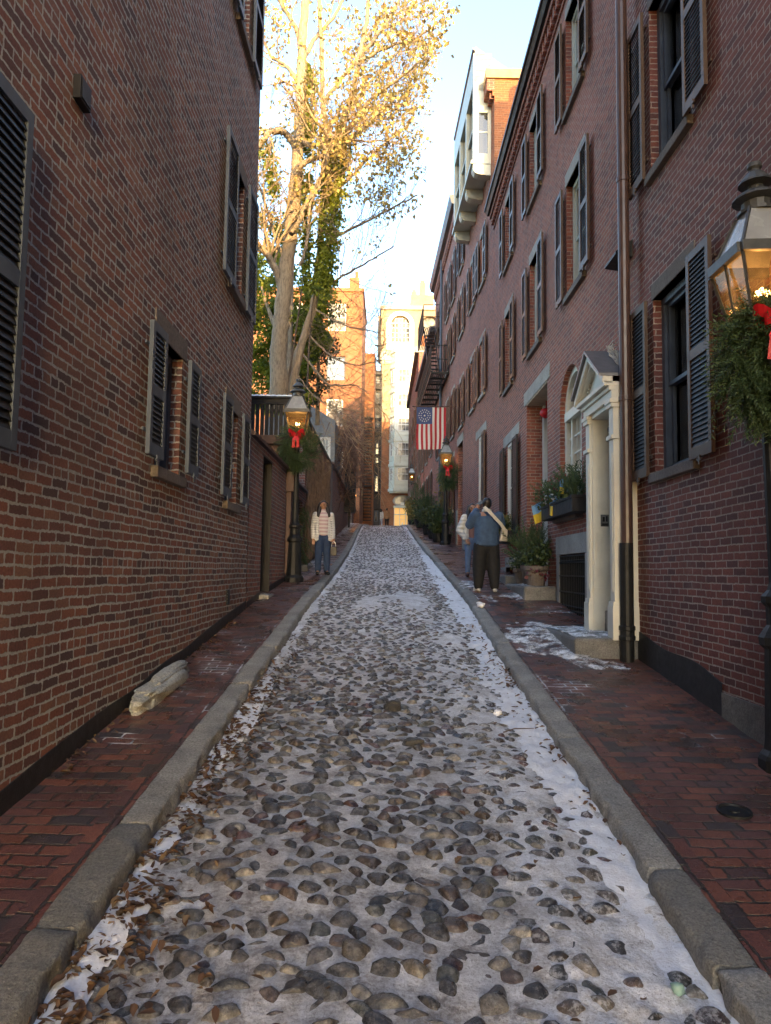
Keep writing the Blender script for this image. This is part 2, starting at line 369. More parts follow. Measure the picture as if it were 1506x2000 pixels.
def gridf(r,c):
    a=(np.arange(r-1)[:,None]*c+np.arange(c-1)[None,:]).ravel();return np.stack([a,a+1,a+c+1,a+c],-1)
o=npmesh('road',V,gridf(len(ds),nx),M['ice'],smooth=True,cols=np.repeat(SC.reshape(-1,1),3,1));struct(o)
# far end of the road and street running across
gm=simple('wet asphalt',(.05,.05,.052),.5,.3,4)
g=MB();g.quad((-60,77,4.2),(60,77,4.2),(60,140,4.2),(-60,140,4.2));g.quad((-60,-40,-6),(60,-40,-6),(60,140,-6),(-60,140,-6))
struct(g.build('ground',gm))
# ------------------------------------------------------------------ cobbles
k=NT('wet river cobble');p=k.pos();ca=k.n('ShaderNodeAttribute',attribute_name='Col')
a=k.noise(30,5,.65,p);b=k.noise(160,4,.7,p)
c=k.mix(.8,ca.outputs[0],k.ramp(a,[(.36,(.4,.4,.4)),(.62,(1.6,1.52,1.42))]),'MULTIPLY')
c=k.mix(.6,c,k.ramp(b,[(.35,(.6,.6,.6)),(.66,(1.4,1.4,1.4))]),'MULTIPLY')
gn=k.n('ShaderNodeNewGeometry');sz=k.n('ShaderNodeSeparateXYZ');k.l(gn.outputs['Normal'],sz.inputs[0])
fr=k.math('MULTIPLY',k.ramp(k.noise(24,5,.75,p),[(.5,(0,0,0)),(.6,(1,1,1))]),k.math('MULTIPLY',ca.outputs['Alpha'],.5))
c=k.mix(fr,c,(.5,.49,.48));k.base(c)
k.l(k.ramp(k.noise(9,4,.6,p),[(.3,(.1,)*3),(.65,(.4,)*3)]),k.b.inputs['Roughness']);k.bump(k.math('ADD',k.math('MULTIPLY',b,.4),a),.5,.012)
M['cobble']=k.m
def ico(sub):
    bm=bmesh.new();bmesh.ops.create_icosphere(bm,subdivisions=sub,radius=1);v=np.array([q.co[:] for q in bm.verts]);f=np.array([[q.index for q in t.verts] for t in bm.faces]);bm.free();return v,f
LOD={}
for L in (1,2,3):
    v,f=ico(L);ts=[]
    for s in range(14):
        q=v.copy()
        dirs=rng.normal(size=(7,3));dirs/=np.linalg.norm(dirs,axis=1)[:,None]
        for dd in dirs:
            t=q@dd;cut=rng.uniform(.5,.85);q-=np.outer(np.maximum(t-cut,0)*rng.uniform(.6,1.0),dd)
        q*=(1+.24*(fbm(v[:,0]*1.6+s*7+v[:,2],v[:,1]*1.6+3,s,2)-.5))[:,None]
        ts.append(q)
    LOD[L]=(ts,f)
PAL=1.02*np.array([(.075,.07,.066),(.05,.05,.055),(.12,.105,.085),(.095,.07,.05),(.16,.14,.11),(.065,.064,.06),(.08,.086,.075),(.11,.075,.06),(.042,.045,.055),(.13,.12,.1),(.09,.08,.075),(.06,.045,.045),(.21,.19,.15),(.1,.045,.04)]);PAL=PAL*.55+PAL.mean(1,keepdims=True)*.3
vs=[];fs=[];cs=[];nv=0
d=1.75;row=0;recent=[]
while d<60:
    dense=.04 if d<20 else .08
    x=KL+.06+rnd.random()*.1
    recent=[q for q in recent if q[1]>d-.32]
    while x<KR-.06:
        dd=d+rnd.gauss(0,.02);xx=x+rnd.gauss(0,.02)
        big=rnd.random()
        sc=rnd.uniform(.8,1.14)*(1.45 if big>.94 else 1)*(1+.2*max(0,1-max(0,dd-4)/4))
        a,b,c=rnd.uniform(.055,.086)*sc,rnd.uniform(.044,.064)*sc,rnd.uniform(.046,.06)*sc
        x+=rnd.uniform(.035,.075)
        s=float(snowcov(xx,dd))
        if s>.95 or (s>.5 and vnoise(xx*9,dd*9,77)<(s-.42)*1.15):
            continue
        if rnd.random()<.02: continue
        if any(((xx-q[0])/(a+q[2]))**2+((dd-q[1])/(b+q[3]))**2<.45 for q in recent): continue
        recent.append((xx,dd,a,b))
        L=3 if dd<6.5 else 2 if dd<15 else 1
        ts,f=LOD[L];t=ts[rnd.randrange(14)]
        th=rnd.gauss(0,.35);ct,st=math.cos(th),math.sin(th)
        q=t*np.array([a,b,c]);q=np.stack([q[:,0]*ct-q[:,1]*st,q[:,0]*st+q[:,1]*ct,q[:,2]],-1)
        tilt=.1+rnd.gauss(0,.1);q[:,2]+=q[:,1]*tilt+q[:,0]*rnd.gauss(0,.1)
        zz=float(road_h(xx,dd))
        prot=rnd.uniform(.009,.032)*(1-.4*s)
        q+=np.array([xx+float(bend(dd)),dd,zz+prot-c*.92])
        vs.append(q);fs.append(f+nv);nv+=len(q)
        col=PAL[rnd.randrange(len(PAL))]*rnd.uniform(.6,1.3)
        cc=np.ones((len(q),4));cc[:,:3]=col;cc[:,3]=np.clip(.3+s*1.5,0,1.3);cs.append(cc)
    d+=dense*rnd.uniform(.92,1.08);row+=1
stuff(npmesh('cobblestones',np.concatenate(vs),np.concatenate(fs),M['cobble'],smooth=True,cols=np.concatenate(cs)))['label']='rounded wet cobblestones set in dirty ice'
# ------------------------------------------------------------------ pavements
def strip(name,xa,xb,zf,mat,d0=-12,d1=77,n=16,sl=.0,dz=0,swap=False):
    dd=np.concatenate([np.arange(d0,1,.5),np.arange(1,12,.05),np.arange(12,d1,.25)]);t=np.linspace(0,1,n)
    A=np.array([xa(q) for q in dd]);B=np.array([xb(q) for q in dd])
    X=A[:,None]*(1-t)+B[:,None]*t;D=np.repeat(dd[:,None],n,1)
    H=zf(D)+.02*(fbm(X*2.5,D*2.5,31,3)-.5)+.006*(fbm(X*9,D*9,37,2)-.5)+dz
    V=np.stack([X,D,H],-1).reshape(-1,3);f=gridf(len(dd),n)
    return struct(npmesh(name,V,f,mat,smooth=True,uv=V[:,[1,0,2]] if swap else None))
WL=-2.05
def xwl(d): return WL-.1*sst(14,16,d)-.0*d
def xwr(d): return 2.84-.032*max(0,d-20)
KW=.19
strip('pavement',lambda d:xwl(d)-.2,lambda d:KL-KW+.02+float(bend(d)),zl,M['pave'])
strip('pavement',lambda d:KR+KW-.02+float(bend(d)),lambda d:xwr(d)+.3,zr,M['pave'])
strip('pavement_edge',lambda d:KR+KW-.02+float(bend(d)),lambda d:KR+KW+.1+float(bend(d)),zr,M['pave'],n=3,dz=.005,swap=True)
strip('pavement_edge',lambda d:KL-KW-.1+float(bend(d)),lambda d:KL-KW+.02+float(bend(d)),zl,M['pave'],n=3,dz=.005,swap=True)
# kerb stones: one block after the other
def kerb(side,joints,mats):
    sgn=-1 if side<0 else 1;zf=zl if side<0 else zr;e=KL if side<0 else KR
    for i,(a,b) in enumerate(zip(joints[:-1],joints[1:])):
        n=max(5,int((b-a)/(.035 if a<14 else .12)));prof=[(0,-.32),(0,-.16),(0,-.1),(0,-.05),(.002,-.016),(.01,-.004),(.024,0),(.08,0),(.13,0),(.17,0),(KW,-.012),(KW,-.32)]
        dy=rnd.uniform(-.005,.005);dz=rnd.uniform(-.006,.004);ys=np.linspace(a+.01,b-.01,n)
        pr=np.array(prof);X=np.zeros((n,len(pr)));Z=X.copy();Y=X.copy()
        for j,y in enumerate(ys):
            endr=.012*math.exp(-min(y-a,b-y)/.025)
            wob=.03*(fbm(y*7+i*9,pr[:,1]*12+i,40+i,5)-.5)*2
            X[j]=e+float(bend(y))+sgn*(pr[:,0]+dy+wob*(pr[:,0]<.1)+endr*(pr[:,0]<.1))
            Z[j]=float(zf(y))+pr[:,1]+dz+.008+.022*(fbm(y*9,pr[:,0]*14,60+i,4)-.5)-endr*(pr[:,1]>-.1);Y[j]=y
        V=np.stack([X,Y,Z],-1).reshape(-1,3);f=gridf(n,len(pr))
        if sgn>0: f=f[:,::-1]
        o=npmesh('kerb',V,f,mats[i%len(mats)],smooth=False);struct(o)
        m=MB();m.v=[tuple(q) for q in V[:len(pr)]];m.f=[tuple(range(len(pr)))];m.m=[0];m.v+= [tuple(q) for q in V[-len(pr):]];m.f.append(tuple(range(len(pr),2*len(pr))));m.m.append(0)
        struct(m.build('kerb_end',mats[i%len(mats)],o))
def joints(base,step):
    j=list(base)
    while j[-1]<76:j.append(j[-1]+step*rnd.uniform(.8,1.25))
    return j
G,GD=M['granite'],M['graniteD']
kerb(-1,joints([-8,-4,-1.2,1.2,3.09,4.02,6.78,8.35,9.7,12.1],2.3),[G,GD,GD,GD,GD,G,G,G,G])
kerb(1,joints([-8,-4,-1,2.0,3.1,3.86,5.8,9.2,11.8],2.3),[GD,GD,GD,G,GD,G,G,G])
# ------------------------------------------------------------------ loose snow on the pavements
def snowfield(x0,x1,y0,y1,dens,zf,seed,th=.04,res=.018,edge=1.0):
    xs=np.arange(x0,x1,res);ys=np.arange(y0,y1,res*(1 if y1<14 else 2.5));X,Y=np.meshgrid(xs,ys)
    h=dens(X,Y)+.8*(fbm(X*3.2,Y*2.2,seed,5)-.5)+.55*(fbm(X*11,Y*9,seed+9,3)-.5)
    Z=zf(X,Y)+np.clip(h,-.2,1)*th+.02*(fbm(X*20,Y*20,seed+3,3)-.5)*(h>0)
    V=np.stack([X,Y,Z],-1).reshape(-1,3);f=gridf(len(ys),len(xs));hh=h.ravel()
    f=f[(hh[f]>-.12).any(1)]
    u=np.unique(f);m=np.full(len(V),-1);m[u]=np.arange(len(u))
    return V[u],m[f]
SV=[];SF=[];n=0
def addsnow(*a,**k):
    global n
    v,f=snowfield(*a,**k)
    if len(f): SV.append(v);SF.append(f+n);n+=len(v)
fr=lambda X,Y:zr(Y);fl=lambda X,Y:zl(Y)
gs=lambda X,Y,cx,cy,sx,sy:np.exp(-((X-cx)/sx)**2-((Y-cy)/sy)**2)
addsnow(1.45,2.75,7.2,12,lambda X,Y:-.62+1.0*gs(X,Y,1.75,9.5,.42,1.2)+.95*gs(X,Y,2.15,9.6,.28,1.0)+.75*gs(X,Y,2.2,8.45,.22,.4)+.5*gs(X,Y,2.6,8.1,.2,.25),fr,71,.05)
addsnow(1.4,2.9,10.8,20,lambda X,Y:-.66+1.1*gs(X,Y,1.6,14.6,.35,1.1)+1.0*gs(X,Y,2.25,13.0,.35,.6)+.5*gs(X,Y,1.7,12.5,.2,.8),fr,72,.05)
addsnow(-2.02,-1.25,3,11,lambda X,Y:-.72+.42*gs(X,Y,-1.45,5.4,.1,1.6)+.42*gs(X,Y,-1.62,6.9,.14,1.2)+.3*gs(X,Y,-1.7,9.5,.2,1.5),fl,73,.016)
addsnow(-2.3,-1.3,14.2,30,lambda X,Y:-.55+.6*gs(X,Y,-1.9,19,.22,2.4)+.5*gs(X,Y,-2.0,24,.2,4)+.45*gs(X,Y,-1.85,15.4,.3,.8),fl,74,.05)
addsnow(-2.5,-1.6,30,60,lambda X,Y:-.35+.9*gs(X,Y,-2.1,44,.25,12),fl,76,.06,res=.03)
stuff(npmesh('snow',np.concatenate(SV),np.concatenate(SF),M['thinsnow'],smooth=True))['label']='thin patches of leftover snow on the brick pavements'
SV=[];SF=[];n=0
addsnow(KL-.02,KL+.42,2.6,24,lambda X,Y:-.62+1.05*(1-sst(.0,.26,X-KL))*(.3+.8*vnoise(Y*.9,0*Y,4)),lambda X,Y:zroad(X+bend(Y),Y)+.035,77,.05)
addsnow(KR-.65,KR+.02,1.8,24,lambda X,Y:-.62+1.25*(1-sst(.0,.5,KR-X)),lambda X,Y:zroad(X+bend(Y),Y)+.035,78,.05)
stuff(npmesh('snow',np.concatenate(SV),np.concatenate(SF),M['snow'],smooth=True))['label']='white snow lying along both kerbs'
# ------------------------------------------------------------------ fallen leaves in the gutters
lv=[];lf=[];m=0
def leafq(c,s,rot,tilt,curl):
    ct,st=math.cos(rot),math.sin(rot)
    P=np.array([(-1,0,.0),(-.35,-.5,curl),(.4,-.42,curl*.6),(1.1,0,0),(.4,.42,curl),(-.35,.5,curl*.7),(.05,0,-.06)])*s
    P[:,2]+=P[:,0]*tilt
    return np.stack([P[:,0]*ct-P[:,1]*st,P[:,0]*st+P[:,1]*ct,P[:,2]],-1)+c
LT=np.array([(6,0,1),(6,1,2),(6,2,3),(6,3,4),(6,4,5),(6,5,0)])
for i in range(1500):
    r=rnd.random()
    if r<.62:
        dd=rnd.choice([rnd.gauss(6.3,.8),rnd.gauss(5.2,.6),rnd.uniform(3,9.5),rnd.gauss(3.3,.5)]);x=KL+abs(rnd.gauss(.02,.13))
    elif r<.74: dd=rnd.uniform(2.2,3.6);x=KL+abs(rnd.gauss(.0,.3))
    elif r<.86: dd=rnd.gauss(7.5,1.6);x=KR-abs(rnd.gauss(.03,.1))
    elif r<.93: dd=rnd.uniform(2.2,9);x=rnd.uniform(KL,KR)
    else: dd=rnd.uniform(4.5,11);x=WL+abs(rnd.gauss(.03,.06))
    if dd<1.8 or x<WL:continue
    z=float(road_h(x,dd))+.012+rnd.random()*.03 if KL<=x<=KR else float(zl(dd))+.012
    lv.append(leafq(np.array([x+float(bend(dd)),dd,z]),rnd.uniform(.014,.034),rnd.random()*6.3,rnd.gauss(0,.35),rnd.uniform(.1,.5)));lf.append(LT+m);m+=7
stuff(npmesh('leaves',np.concatenate(lv),np.concatenate(lf),M['leafbrown']))['label']='brown fallen leaves lying in the gutters'
# ------------------------------------------------------------------ building kit
Zv=Vector((0,0,1))
def att(o,parent):
    o.parent=parent
    if parent.parent is None and parent.type=='EMPTY': o.matrix_parent_inverse=Matrix.Translation(-parent.location)
    return o
def B(mb,name,mats,parent,**k):
    o=mb.build(name,mats,None,**k);return att(o,parent)
class Fac:
    def __init__(s,O,U,N): s.O=Vector(O);s.U=Vector(U).normalized();s.N=Vector(N).normalized();s.fl=s.U.cross(Zv).dot(s.N)<0
    def P(s,u,z,o=0): return s.O+s.U*u+s.N*o+Zv*z
    def q(s,mb,pts):
        p=[s.P(*a) for a in pts];mb.poly(p[::-1] if s.fl else p)
    def box(s,mb,u0,u1,z0,z1,o0,o1): mb.obox(s.P(u0,z0,o0),s.U*(u1-u0),Zv*(z1-z0),s.N*(o1-o0))
    def prism(s,mb,prof,u0,u1):  # prof (out,z) swept along U
        mb.prism([s.P(u0,z,o) for o,z in prof],s.U*(u1-u0))
    def wall(s,mb,u0,u1,z0,z1,ops=(),dep=.18,zb=None,zt=None):
        us=sorted({u0,u1,*[v for o in ops for v in o[:2]]});zs=sorted({z0,z1,*[v for o in ops for v in o[2:4]]})
        us=[u for u in us if u0<=u<=u1];zs=[z for z in zs if z0<=z<=z1]
        for a,b in zip(us[:-1],us[1:]):
            for c,d in zip(zs[:-1],zs[1:]):
                m,n=(a+b)/2,(c+d)/2
                if any(o[0]<m<o[1] and o[2]<n<o[3] for o in ops):continue
                s.q(mb,[(a,c),(b,c),(b,d),(a,d)])
        for o in ops:
            a,b,c,d=o[:4]
            if len(o)>4 and o[4]=='arch':
                r=(b-a)/2;sp=d-r;n=14;pt=[(a+r-r*math.cos(math.pi*i/n),sp+r*math.sin(math.pi*i/n)) for i in range(n+1)]
                for i in range(n):
                    (ua,va),(ub,vb)=pt[i],pt[i+1];cu=a if i<n/2 else b
                    s.q(mb,[(ub,vb),(ua,va),(cu,d)] )
                    s.q(mb,[(ua,va,0),(ua,va,-dep),(ub,vb,-dep),(ub,vb,0)][::-1])
                s.q(mb,[(pt[n//2][0],d),(a,d),(pt[n//2][0],d)][:0] or [(a,d),(a,d),(a,d)]) if False else None
                top=sp
            else:
                top=d;s.q(mb,[(a,d,0),(b,d,0),(b,d,-dep),(a,d,-dep)])
            s.q(mb,[(a,c,0),(a,c,-dep),(b,c,-dep),(b,c,0)])
            s.q(mb,[(a,c,0),(a,top,0),(a,top,-dep),(a,c,-dep)]);s.q(mb,[(b,c,0),(b,c,-dep),(b,top,-dep),(b,top,0)])
def window(f,par,ua,ub,za,zb,glass=None,mat=None,mun=(2,2),rec=.1,lint=None,sill=None,lh=.2,lo=.12,arch=False,sh=.1,so=.09,ltop=None,single=False,room=False):
    mat=mat or M['cream'];glass=glass or M['glass']
    w=ub-ua;h=zb-za;mid=za+h*.5;t=.075;m=MB()
    R0,R1=-rec-.12,-rec
    f.box(m,ua,ua+t,za,zb,R0,R1);f.box(m,ub-t,ub,za,zb,R0,R1);f.box(m,ua+t,ub-t,zb-t,zb,R0,R1+.002);f.box(m,ua+t,ub-t,za,za+t*.8,R0,R1+.002)
    a,b=ua+t,ub-t
    for (c,d,o) in ([(za+t*.8,zb-t,-.0)] if single else [(za+t*.8,mid+.02,-.05),(mid-.02,zb-t,-.02)]):
        s_=.042;q0,q1=R1-.05+o,R1-.015+o
        f.box(m,a,a+s_,c,d,q0,q1);f.box(m,b-s_,b,c,d,q0,q1);f.box(m,a+s_,b-s_,c,c+s_,q0,q1-.001);f.box(m,a+s_,b-s_,d-s_,d,q0,q1-.001)
        nu,nz=mun
        for i in range(1,nu): u=a+s_+(b-a-2*s_)*i/nu;f.box(m,u-.01,u+.01,c+s_,d-s_,q0+.008,q1-.006)
        for i in range(1,nz): z=c+s_+(d-c-2*s_)*i/nz;f.box(m,a+s_,b-s_,z-.01,z+.01,q0+.009,q1-.007)
    o=B(m,'window',mat,par)
    g=MB();f.box(g,ua+.02,ub-.02,za+.02,zb-.02,R0-.005 if room else R0-.02,R0+.004 if room else (R1-.058 if not single else R1-.04));B(g,'pane',M['clear'] if room else glass,o)
    if room:
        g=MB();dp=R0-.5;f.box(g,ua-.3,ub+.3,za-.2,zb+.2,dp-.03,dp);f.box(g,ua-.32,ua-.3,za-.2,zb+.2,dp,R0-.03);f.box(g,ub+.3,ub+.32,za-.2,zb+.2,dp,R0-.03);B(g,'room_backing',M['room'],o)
        g=MB();cw=w*.44
        for u0,u1 in ((ua+.02,ua+cw),(ub-cw,ub-.02)):
            us=np.linspace(u0,u1,13)
            for q in range(12):
                o0,o1=R0-.04+.018*math.sin(q*1.9),R0-.04+.018*math.sin((q+1)*1.9);f.q(g,[(us[q],za+.02,o0),(us[q+1],za+.02,o1),(us[q+1],zb-.02,o1),(us[q],zb-.02,o0)])
        B(g,'curtain',M['drape'],o)
    if lint is not None:
        g=MB()
        if lint=='seg': pass
        else:
            f.box(g,ua-lo,ub+lo,zb,zb+lh,-.12,.012);B(g,'lintel',lint,o,bevel=.006)
    if sill is not None:
        g=MB();f.box(g,ua-so,ub+so,za-sh,za-.0,-.16,.065);B(g,'sill',sill,o,bevel=.008)
    return o
k=NT('clear pane');tr=k.n('ShaderNodeBsdfTransparent');tr.inputs[0].default_value=(.8,.83,.82,1);gl=k.n('ShaderNodeBsdfGlossy');gl.inputs['Roughness'].default_value=.02
bp_=k.n('ShaderNodeBump');bp_.inputs['Strength'].default_value=.12;bp_.inputs['Distance'].default_value=.02;k.l(k.noise(2.2,2,.5,k.pos()),bp_.inputs['Height']);k.l(bp_.outputs[0],gl.inputs['Normal'])
fr_=k.n('ShaderNodeFresnel');fr_.inputs[0].default_value=1.55;mx=k.n('ShaderNodeMixShader');k.l(k.math('MULTIPLY_ADD',fr_.outputs[0],1.3,.04,clamp=True),mx.inputs[0]);k.l(tr.outputs[0],mx.inputs[1]);k.l(gl.outputs[0],mx.inputs[2]);k.l(mx.outputs[0],k.out.inputs[0]);M['clear']=k.m
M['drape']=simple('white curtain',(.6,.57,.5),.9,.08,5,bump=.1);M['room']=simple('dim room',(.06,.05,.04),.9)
SHC={}
def shutter(f,par,ua,ub,za,zb,mat,out=.055,rail=.5,pitch=.044,dog=True,ang=0.0):
    w=round(ub-ua,2);h=round(zb-za,2)
    key=(w,h,tuple(round(x,3) for x in f.N),mat.name,rail,pitch,ang)
    if key not in SHC:
        ff=Fac((0,0,0),f.U,f.N);m=MB();T=.036;st=.06
        ff.box(m,0,st,0,h,0,T);ff.box(m,w-st,w,0,h,0,T)
        zr_=[(0,.1),(h*rail-.045,h*rail+.045),(h-.075,h)]
        for a,b in zr_: ff.box(m,st,w-st,a,b,0,T-.001)
        for (a,b) in ((.1,h*rail-.045),(h*rail+.045,h-.075)):
            n=max(3,int((b-a)/pitch))
            m.cur=1  # slats go near-black: shade between the louvres put into their colour
            for i in range(n):
                z=a+(b-a)*(i+.5)/n;dz=(b-a)/n*.62
                ff.prism(m,[(.003,z+dz),(.011,z+dz+.004),(T-.003,z-dz+.004),(T-.011,z-dz)],st,w-st)
        m.cur=0
        if dog:
            ff.box(m,w*.5-.015,w*.5+.015,-.07,.015,T,T+.012);ff.box(m,w*.5-.045,w*.5+.045,-.035,-.015,T+.002,T+.014)
        for zz in (.2,h-.2):
            ff.box(m,-.05,.07,zz-.014,zz+.014,-.02,-.004);ff.box(m,w-.07,w+.05,zz-.014,zz+.014,-.02,-.004)
        o=m.build('shutter',[mat,M['black']]);SHC[key]=o.data;bpy.data.objects.remove(o)
    o=bpy.data.objects.new('shutter',SHC[key]);COL.objects.link(o);att(o,par)
    o.location=f.P(ua,za,out);return o
def roofbox(f,par,u0,u1,z,dep,rise,mat=None,over=.0):
    """gable roof, ridge parallel to the facade"""
    m=MB();q=[f.P(u0,z,over),f.P(u0,z+rise,-dep/2),f.P(u0,z,-dep-over)]
    m.prism(q,f.U*(u1-u0));return B(m,'roof',mat or M['roof'],par)
def shell(m,f,u0,u1,z0,z1,dep):
    """side and back walls behind a facade"""
    a,b,c,d=f.P(u0,0,0),f.P(u1,0,0),f.P(u1,0,-dep),f.P(u0,0,-dep)
    for p,q in ((d,a),(b,c),(c,d)):
        m.quad(p+Zv*z0,q+Zv*z0,q+Zv*z1,p+Zv*z1)
    m.quad(a+Zv*z1,b+Zv*z1,c+Zv*z1,d+Zv*z1)
def band(f,mb,u0,u1,zf,h,o,n=60,h1=None):
    """base course that follows the sloping ground"""
    us=np.linspace(u0,u1,n)
    for a,b in zip(us[:-1],us[1:]):
        za,zb=float(zf(f.P(a,0).y)),float(zf(f.P(b,0).y))
        ha=h*(1+.25*(vnoise(a*1.3,0,5)-.5));hb=h*(1+.25*(vnoise(b*1.3,0,5)-.5))
        f.q(mb,[(a,za-.3,o),(b,zb-.3,o),(b,zb+hb,o),(a,za+ha,o)]);f.q(mb,[(a,za+ha,o),(b,zb+hb,o),(b,zb+hb,-.01),(a,za+ha,-.01)])
# ================================================================== left brick house
fL=Fac((WL,0,0),(0,1,0),(1,0,0))
lh=thing('brick_house','tall brick house with slate blue louvred shutters and pale mortar on the left','house',(WL,5,float(zl(5))))
wl=[(2.25,3.27,.65,2.42),(6.42,7.17,.88,2.05),(9.22,9.9,.84,2.05),(9.12,9.86,3.62,5.25),(9.12,9.86,7.16,8.95),(2.25,3.27,4.2,6.0),(6.0,6.0,0,0)][:6]
m=MB();fL.wall(m,-5,10.82,-4,12.4,wl,.2);shell(m,fL,-5,10.82,-4,12.4,9)
B(m,'wall',M['brickL'],lh)
m=MB();band(fL,m,-2,10.8,zl,.13,.006);B(m,'base_course',M['tar'],lh)
for (a,b,c,d) in wl:
    window(fL,lh,a,b,c,d,mat=M['slate'],lint=M['brownstone'],sill=M['brownstone'],lh=.21,lo=.13,rec=.1,room=True)
for a,b,c,d in [(3.3,3.86,.6,2.45),(1.66,2.22,.6,2.45),(6.0,6.4,.93,2.05),(7.19,7.58,.93,2.05),(8.74,9.2,.88,2.1),(9.92,10.38,.88,2.1),(8.5,9.1,3.52,5.3),(9.88,10.5,3.52,5.3),(8.5,9.1,7.1,9),(9.88,10.5,7.1,9)]:
    shutter(fL,lh,a,b,c,d,M['slate'],pitch=.05 if d-c>1.5 else .042,rail=.49)
m=MB();fL.box(m,4.5,4.67,2.98,3.14,0,.05);fL.box(m,4.515,4.655,2.995,3.125,.05,.056);B(m,'vent_cover',M['black'],lh,bevel=.006)
m=MB();fL.box(m,9.5,9.68,-.46,-.27,-.0,.008);
for i in range(5): fL.box(m,9.515,9.665,-.445+i*.035,-.43+i*.035,.008,.016)
B(m,'vent_grate',M['blackm'],lh)
m=MB();fL.box(m,-5.1,10.9,12.3,12.6,-9,.2);B(m,'cornice',M['roof'],lh)
# ------------------------------------------------------------------ garden wall with door
gw=thing('garden_wall','low brick garden wall with dark door and sloped coping next to the tall left house','wall',(WL,12.8,float(zl(12.8))))
m=MB();fL.wall(m,10.86,14.7,-3,1.98,[(12.0,12.92,-.42,1.87)],.28);fL.box(m,10.86,14.7,-3,1.975,-.35,-.29)
m.quad(fL.P(14.7,-3,0),fL.P(14.7,-3,-.35),fL.P(14.7,1.98,-.35),fL.P(14.7,1.98,0));B(m,'wall',M['brickG'],gw)
m=MB();fL.prism(m,[(.07,1.98),(.07,2.03),(-.14,2.16),(-.42,2.03),(-.42,1.98)],10.86,14.75);B(m,'coping',M['brownm'],gw)
m=MB();fL.box(m,12.02,12.9,-.4,1.86,-.26,-.2)
for i in range(4): fL.box(m,12.08+i*.2,12.25+i*.2,-.3,1.76,-.2,-.19)
fL.box(m,12.9,12.922,-.41,1.868,-.27,.002);fL.box(m,12.0,12.9,1.845,1.872,-.27,.002);d_=B(m,'door',M['black'],gw);m=MB();m.ball(fL.P(12.82,.75,-.16),.03);B(m,'door_knob',M['lampm'],d_)
m=MB();fL.box(m,11.9,13.0,-.75,-.41,-.27,.16);B(m,'doorstep',M['granite'],gw,bevel=.02)
m=MB();band(fL,m,10.86,11.98,zl,.1,.005,8);band(fL,m,12.95,14.7,zl,.1,.005,12);B(m,'base_course',M['tar'],gw)
# shed wall and gutter behind the garden wall
rs=thing('garden_shed','brown boxy outbuilding with gutter and square downpipe behind the lamp post','shed',(WL-1,15.1,float(zl(15))))
m=MB();m.box(WL-4,WL-.05,14.78,17.0,-3,2.62);B(m,'wall',simple('brown stucco',(.12,.07,.06),.85),rs)
m=MB();m.box(WL-4,WL+.02,14.68,17.05,2.5,2.68);B(m,'cornice',M['brownm'],rs,bevel=.01)
m=MB();m.box(WL-.06,WL+.16,14.72,14.98,1.55,1.95);m.tube([(WL+.05,14.62,2.2),(WL-.02,14.7,2.22),(WL+.03,14.85,2.1),(WL+.05,14.85,1.9)],.05,8);B(m,'gutter_box',M['brownm'],rs,bevel=.01)
m=MB();m.box(WL-.0,WL+.1,14.8,14.92,float(zl(14.8))+.16,1.56);m.box(WL-.012,WL+.112,14.79,14.93,.55,.58);m.tube([(WL+.05,14.86,float(zl(14.8))+.2),(WL+.06,14.85,float(zl(14.8))+.1),(WL+.15,14.8,float(zl(14.8))+.06),(WL+.24,14.77,float(zl(14.8))+.05)],.052,8);B(m,'downpipe',M['brownm'],rs,bevel=.008)
# roof deck screen with snow on top
sc=thing('wooden_screen','black slatted roof deck screen with snow along its top rail','fence',(WL-.7,15.6,2.66))
fs=Fac((-2.95,15.6,0),(1,0,0),(0,-1,0));w=.84
m=MB();fs.box(m,-.9,w,2.68,2.8,0,.06);fs.box(m,-.9,w,3.5,3.62,0,.06);fs.box(m,w-.1,w,2.8,3.5,0,.06);fs.box(m,-.9,w,2.8,2.84,.0,.02)
B(m,'frame',M['black'],sc);m=MB()
for i in range(17): fs.box(m,-.9+i*.1,-.9+i*.1+.078,2.8,3.5,.01,.035)
B(m,'slat_panel',M['black'],sc);m=MB();fs.box(m,-.92,w+.03,3.62,3.66,-.1,.1);B(m,'rail',M['black'],sc)
m=MB()
for i in range(15):
    m.ball(fs.P(-.85+i*.12,3.67,0),.1,8,6,(1,.9,.45))
sn_=m.build('snow',M['snow'],smooth=True);stuff(sn_);sn_['label']='ridge of snow lying on the black deck screen'
# ------------------------------------------------------------------ second garden wall, higher, with vines
fM=Fac((WL-.1,0,0),(0,1,0),(1,0,0))
g2=thing('garden_wall','taller brick garden wall with wreathed doorway behind the woman in the puffer jacket','wall',(WL-.1,18,float(zl(18))))
m=MB();fM.wall(m,15.4,28.6,-3,1.95,[(17.4,18.5,-.3,1.7)],.3);B(m,'wall',M['brickG'],g2)
m=MB();m.add([fM.P(18.9,1.95),fM.P(28.6,1.95),fM.P(28.6,3.85),fM.P(18.9,3.85)],[(0,1,2,3)] if not fM.fl else [(3,2,1,0)])
m.quad(fM.P(18.9,1.0,-.4),fM.P(18.9,1.0,0),fM.P(18.9,3.85,0),fM.P(18.9,3.85,-.4));m.quad(fM.P(28.6,-1,0),fM.P(28.6,-1,-.4),fM.P(28.6,3.85,-.4),fM.P(28.6,3.85,0))
B(m,'upper_wall',M['brickG'],g2)
m=MB();fM.prism(m,[(.06,3.85),(.06,3.92),(-.15,4.05),(-.4,3.92),(-.4,3.85)],18.85,28.65);fM.prism(m,[(.1,1.95),(.1,2.0),(-.1,2.12),(-.35,2.0),(-.35,1.95)],15.4,18.85);B(m,'coping',M['roof'],g2)
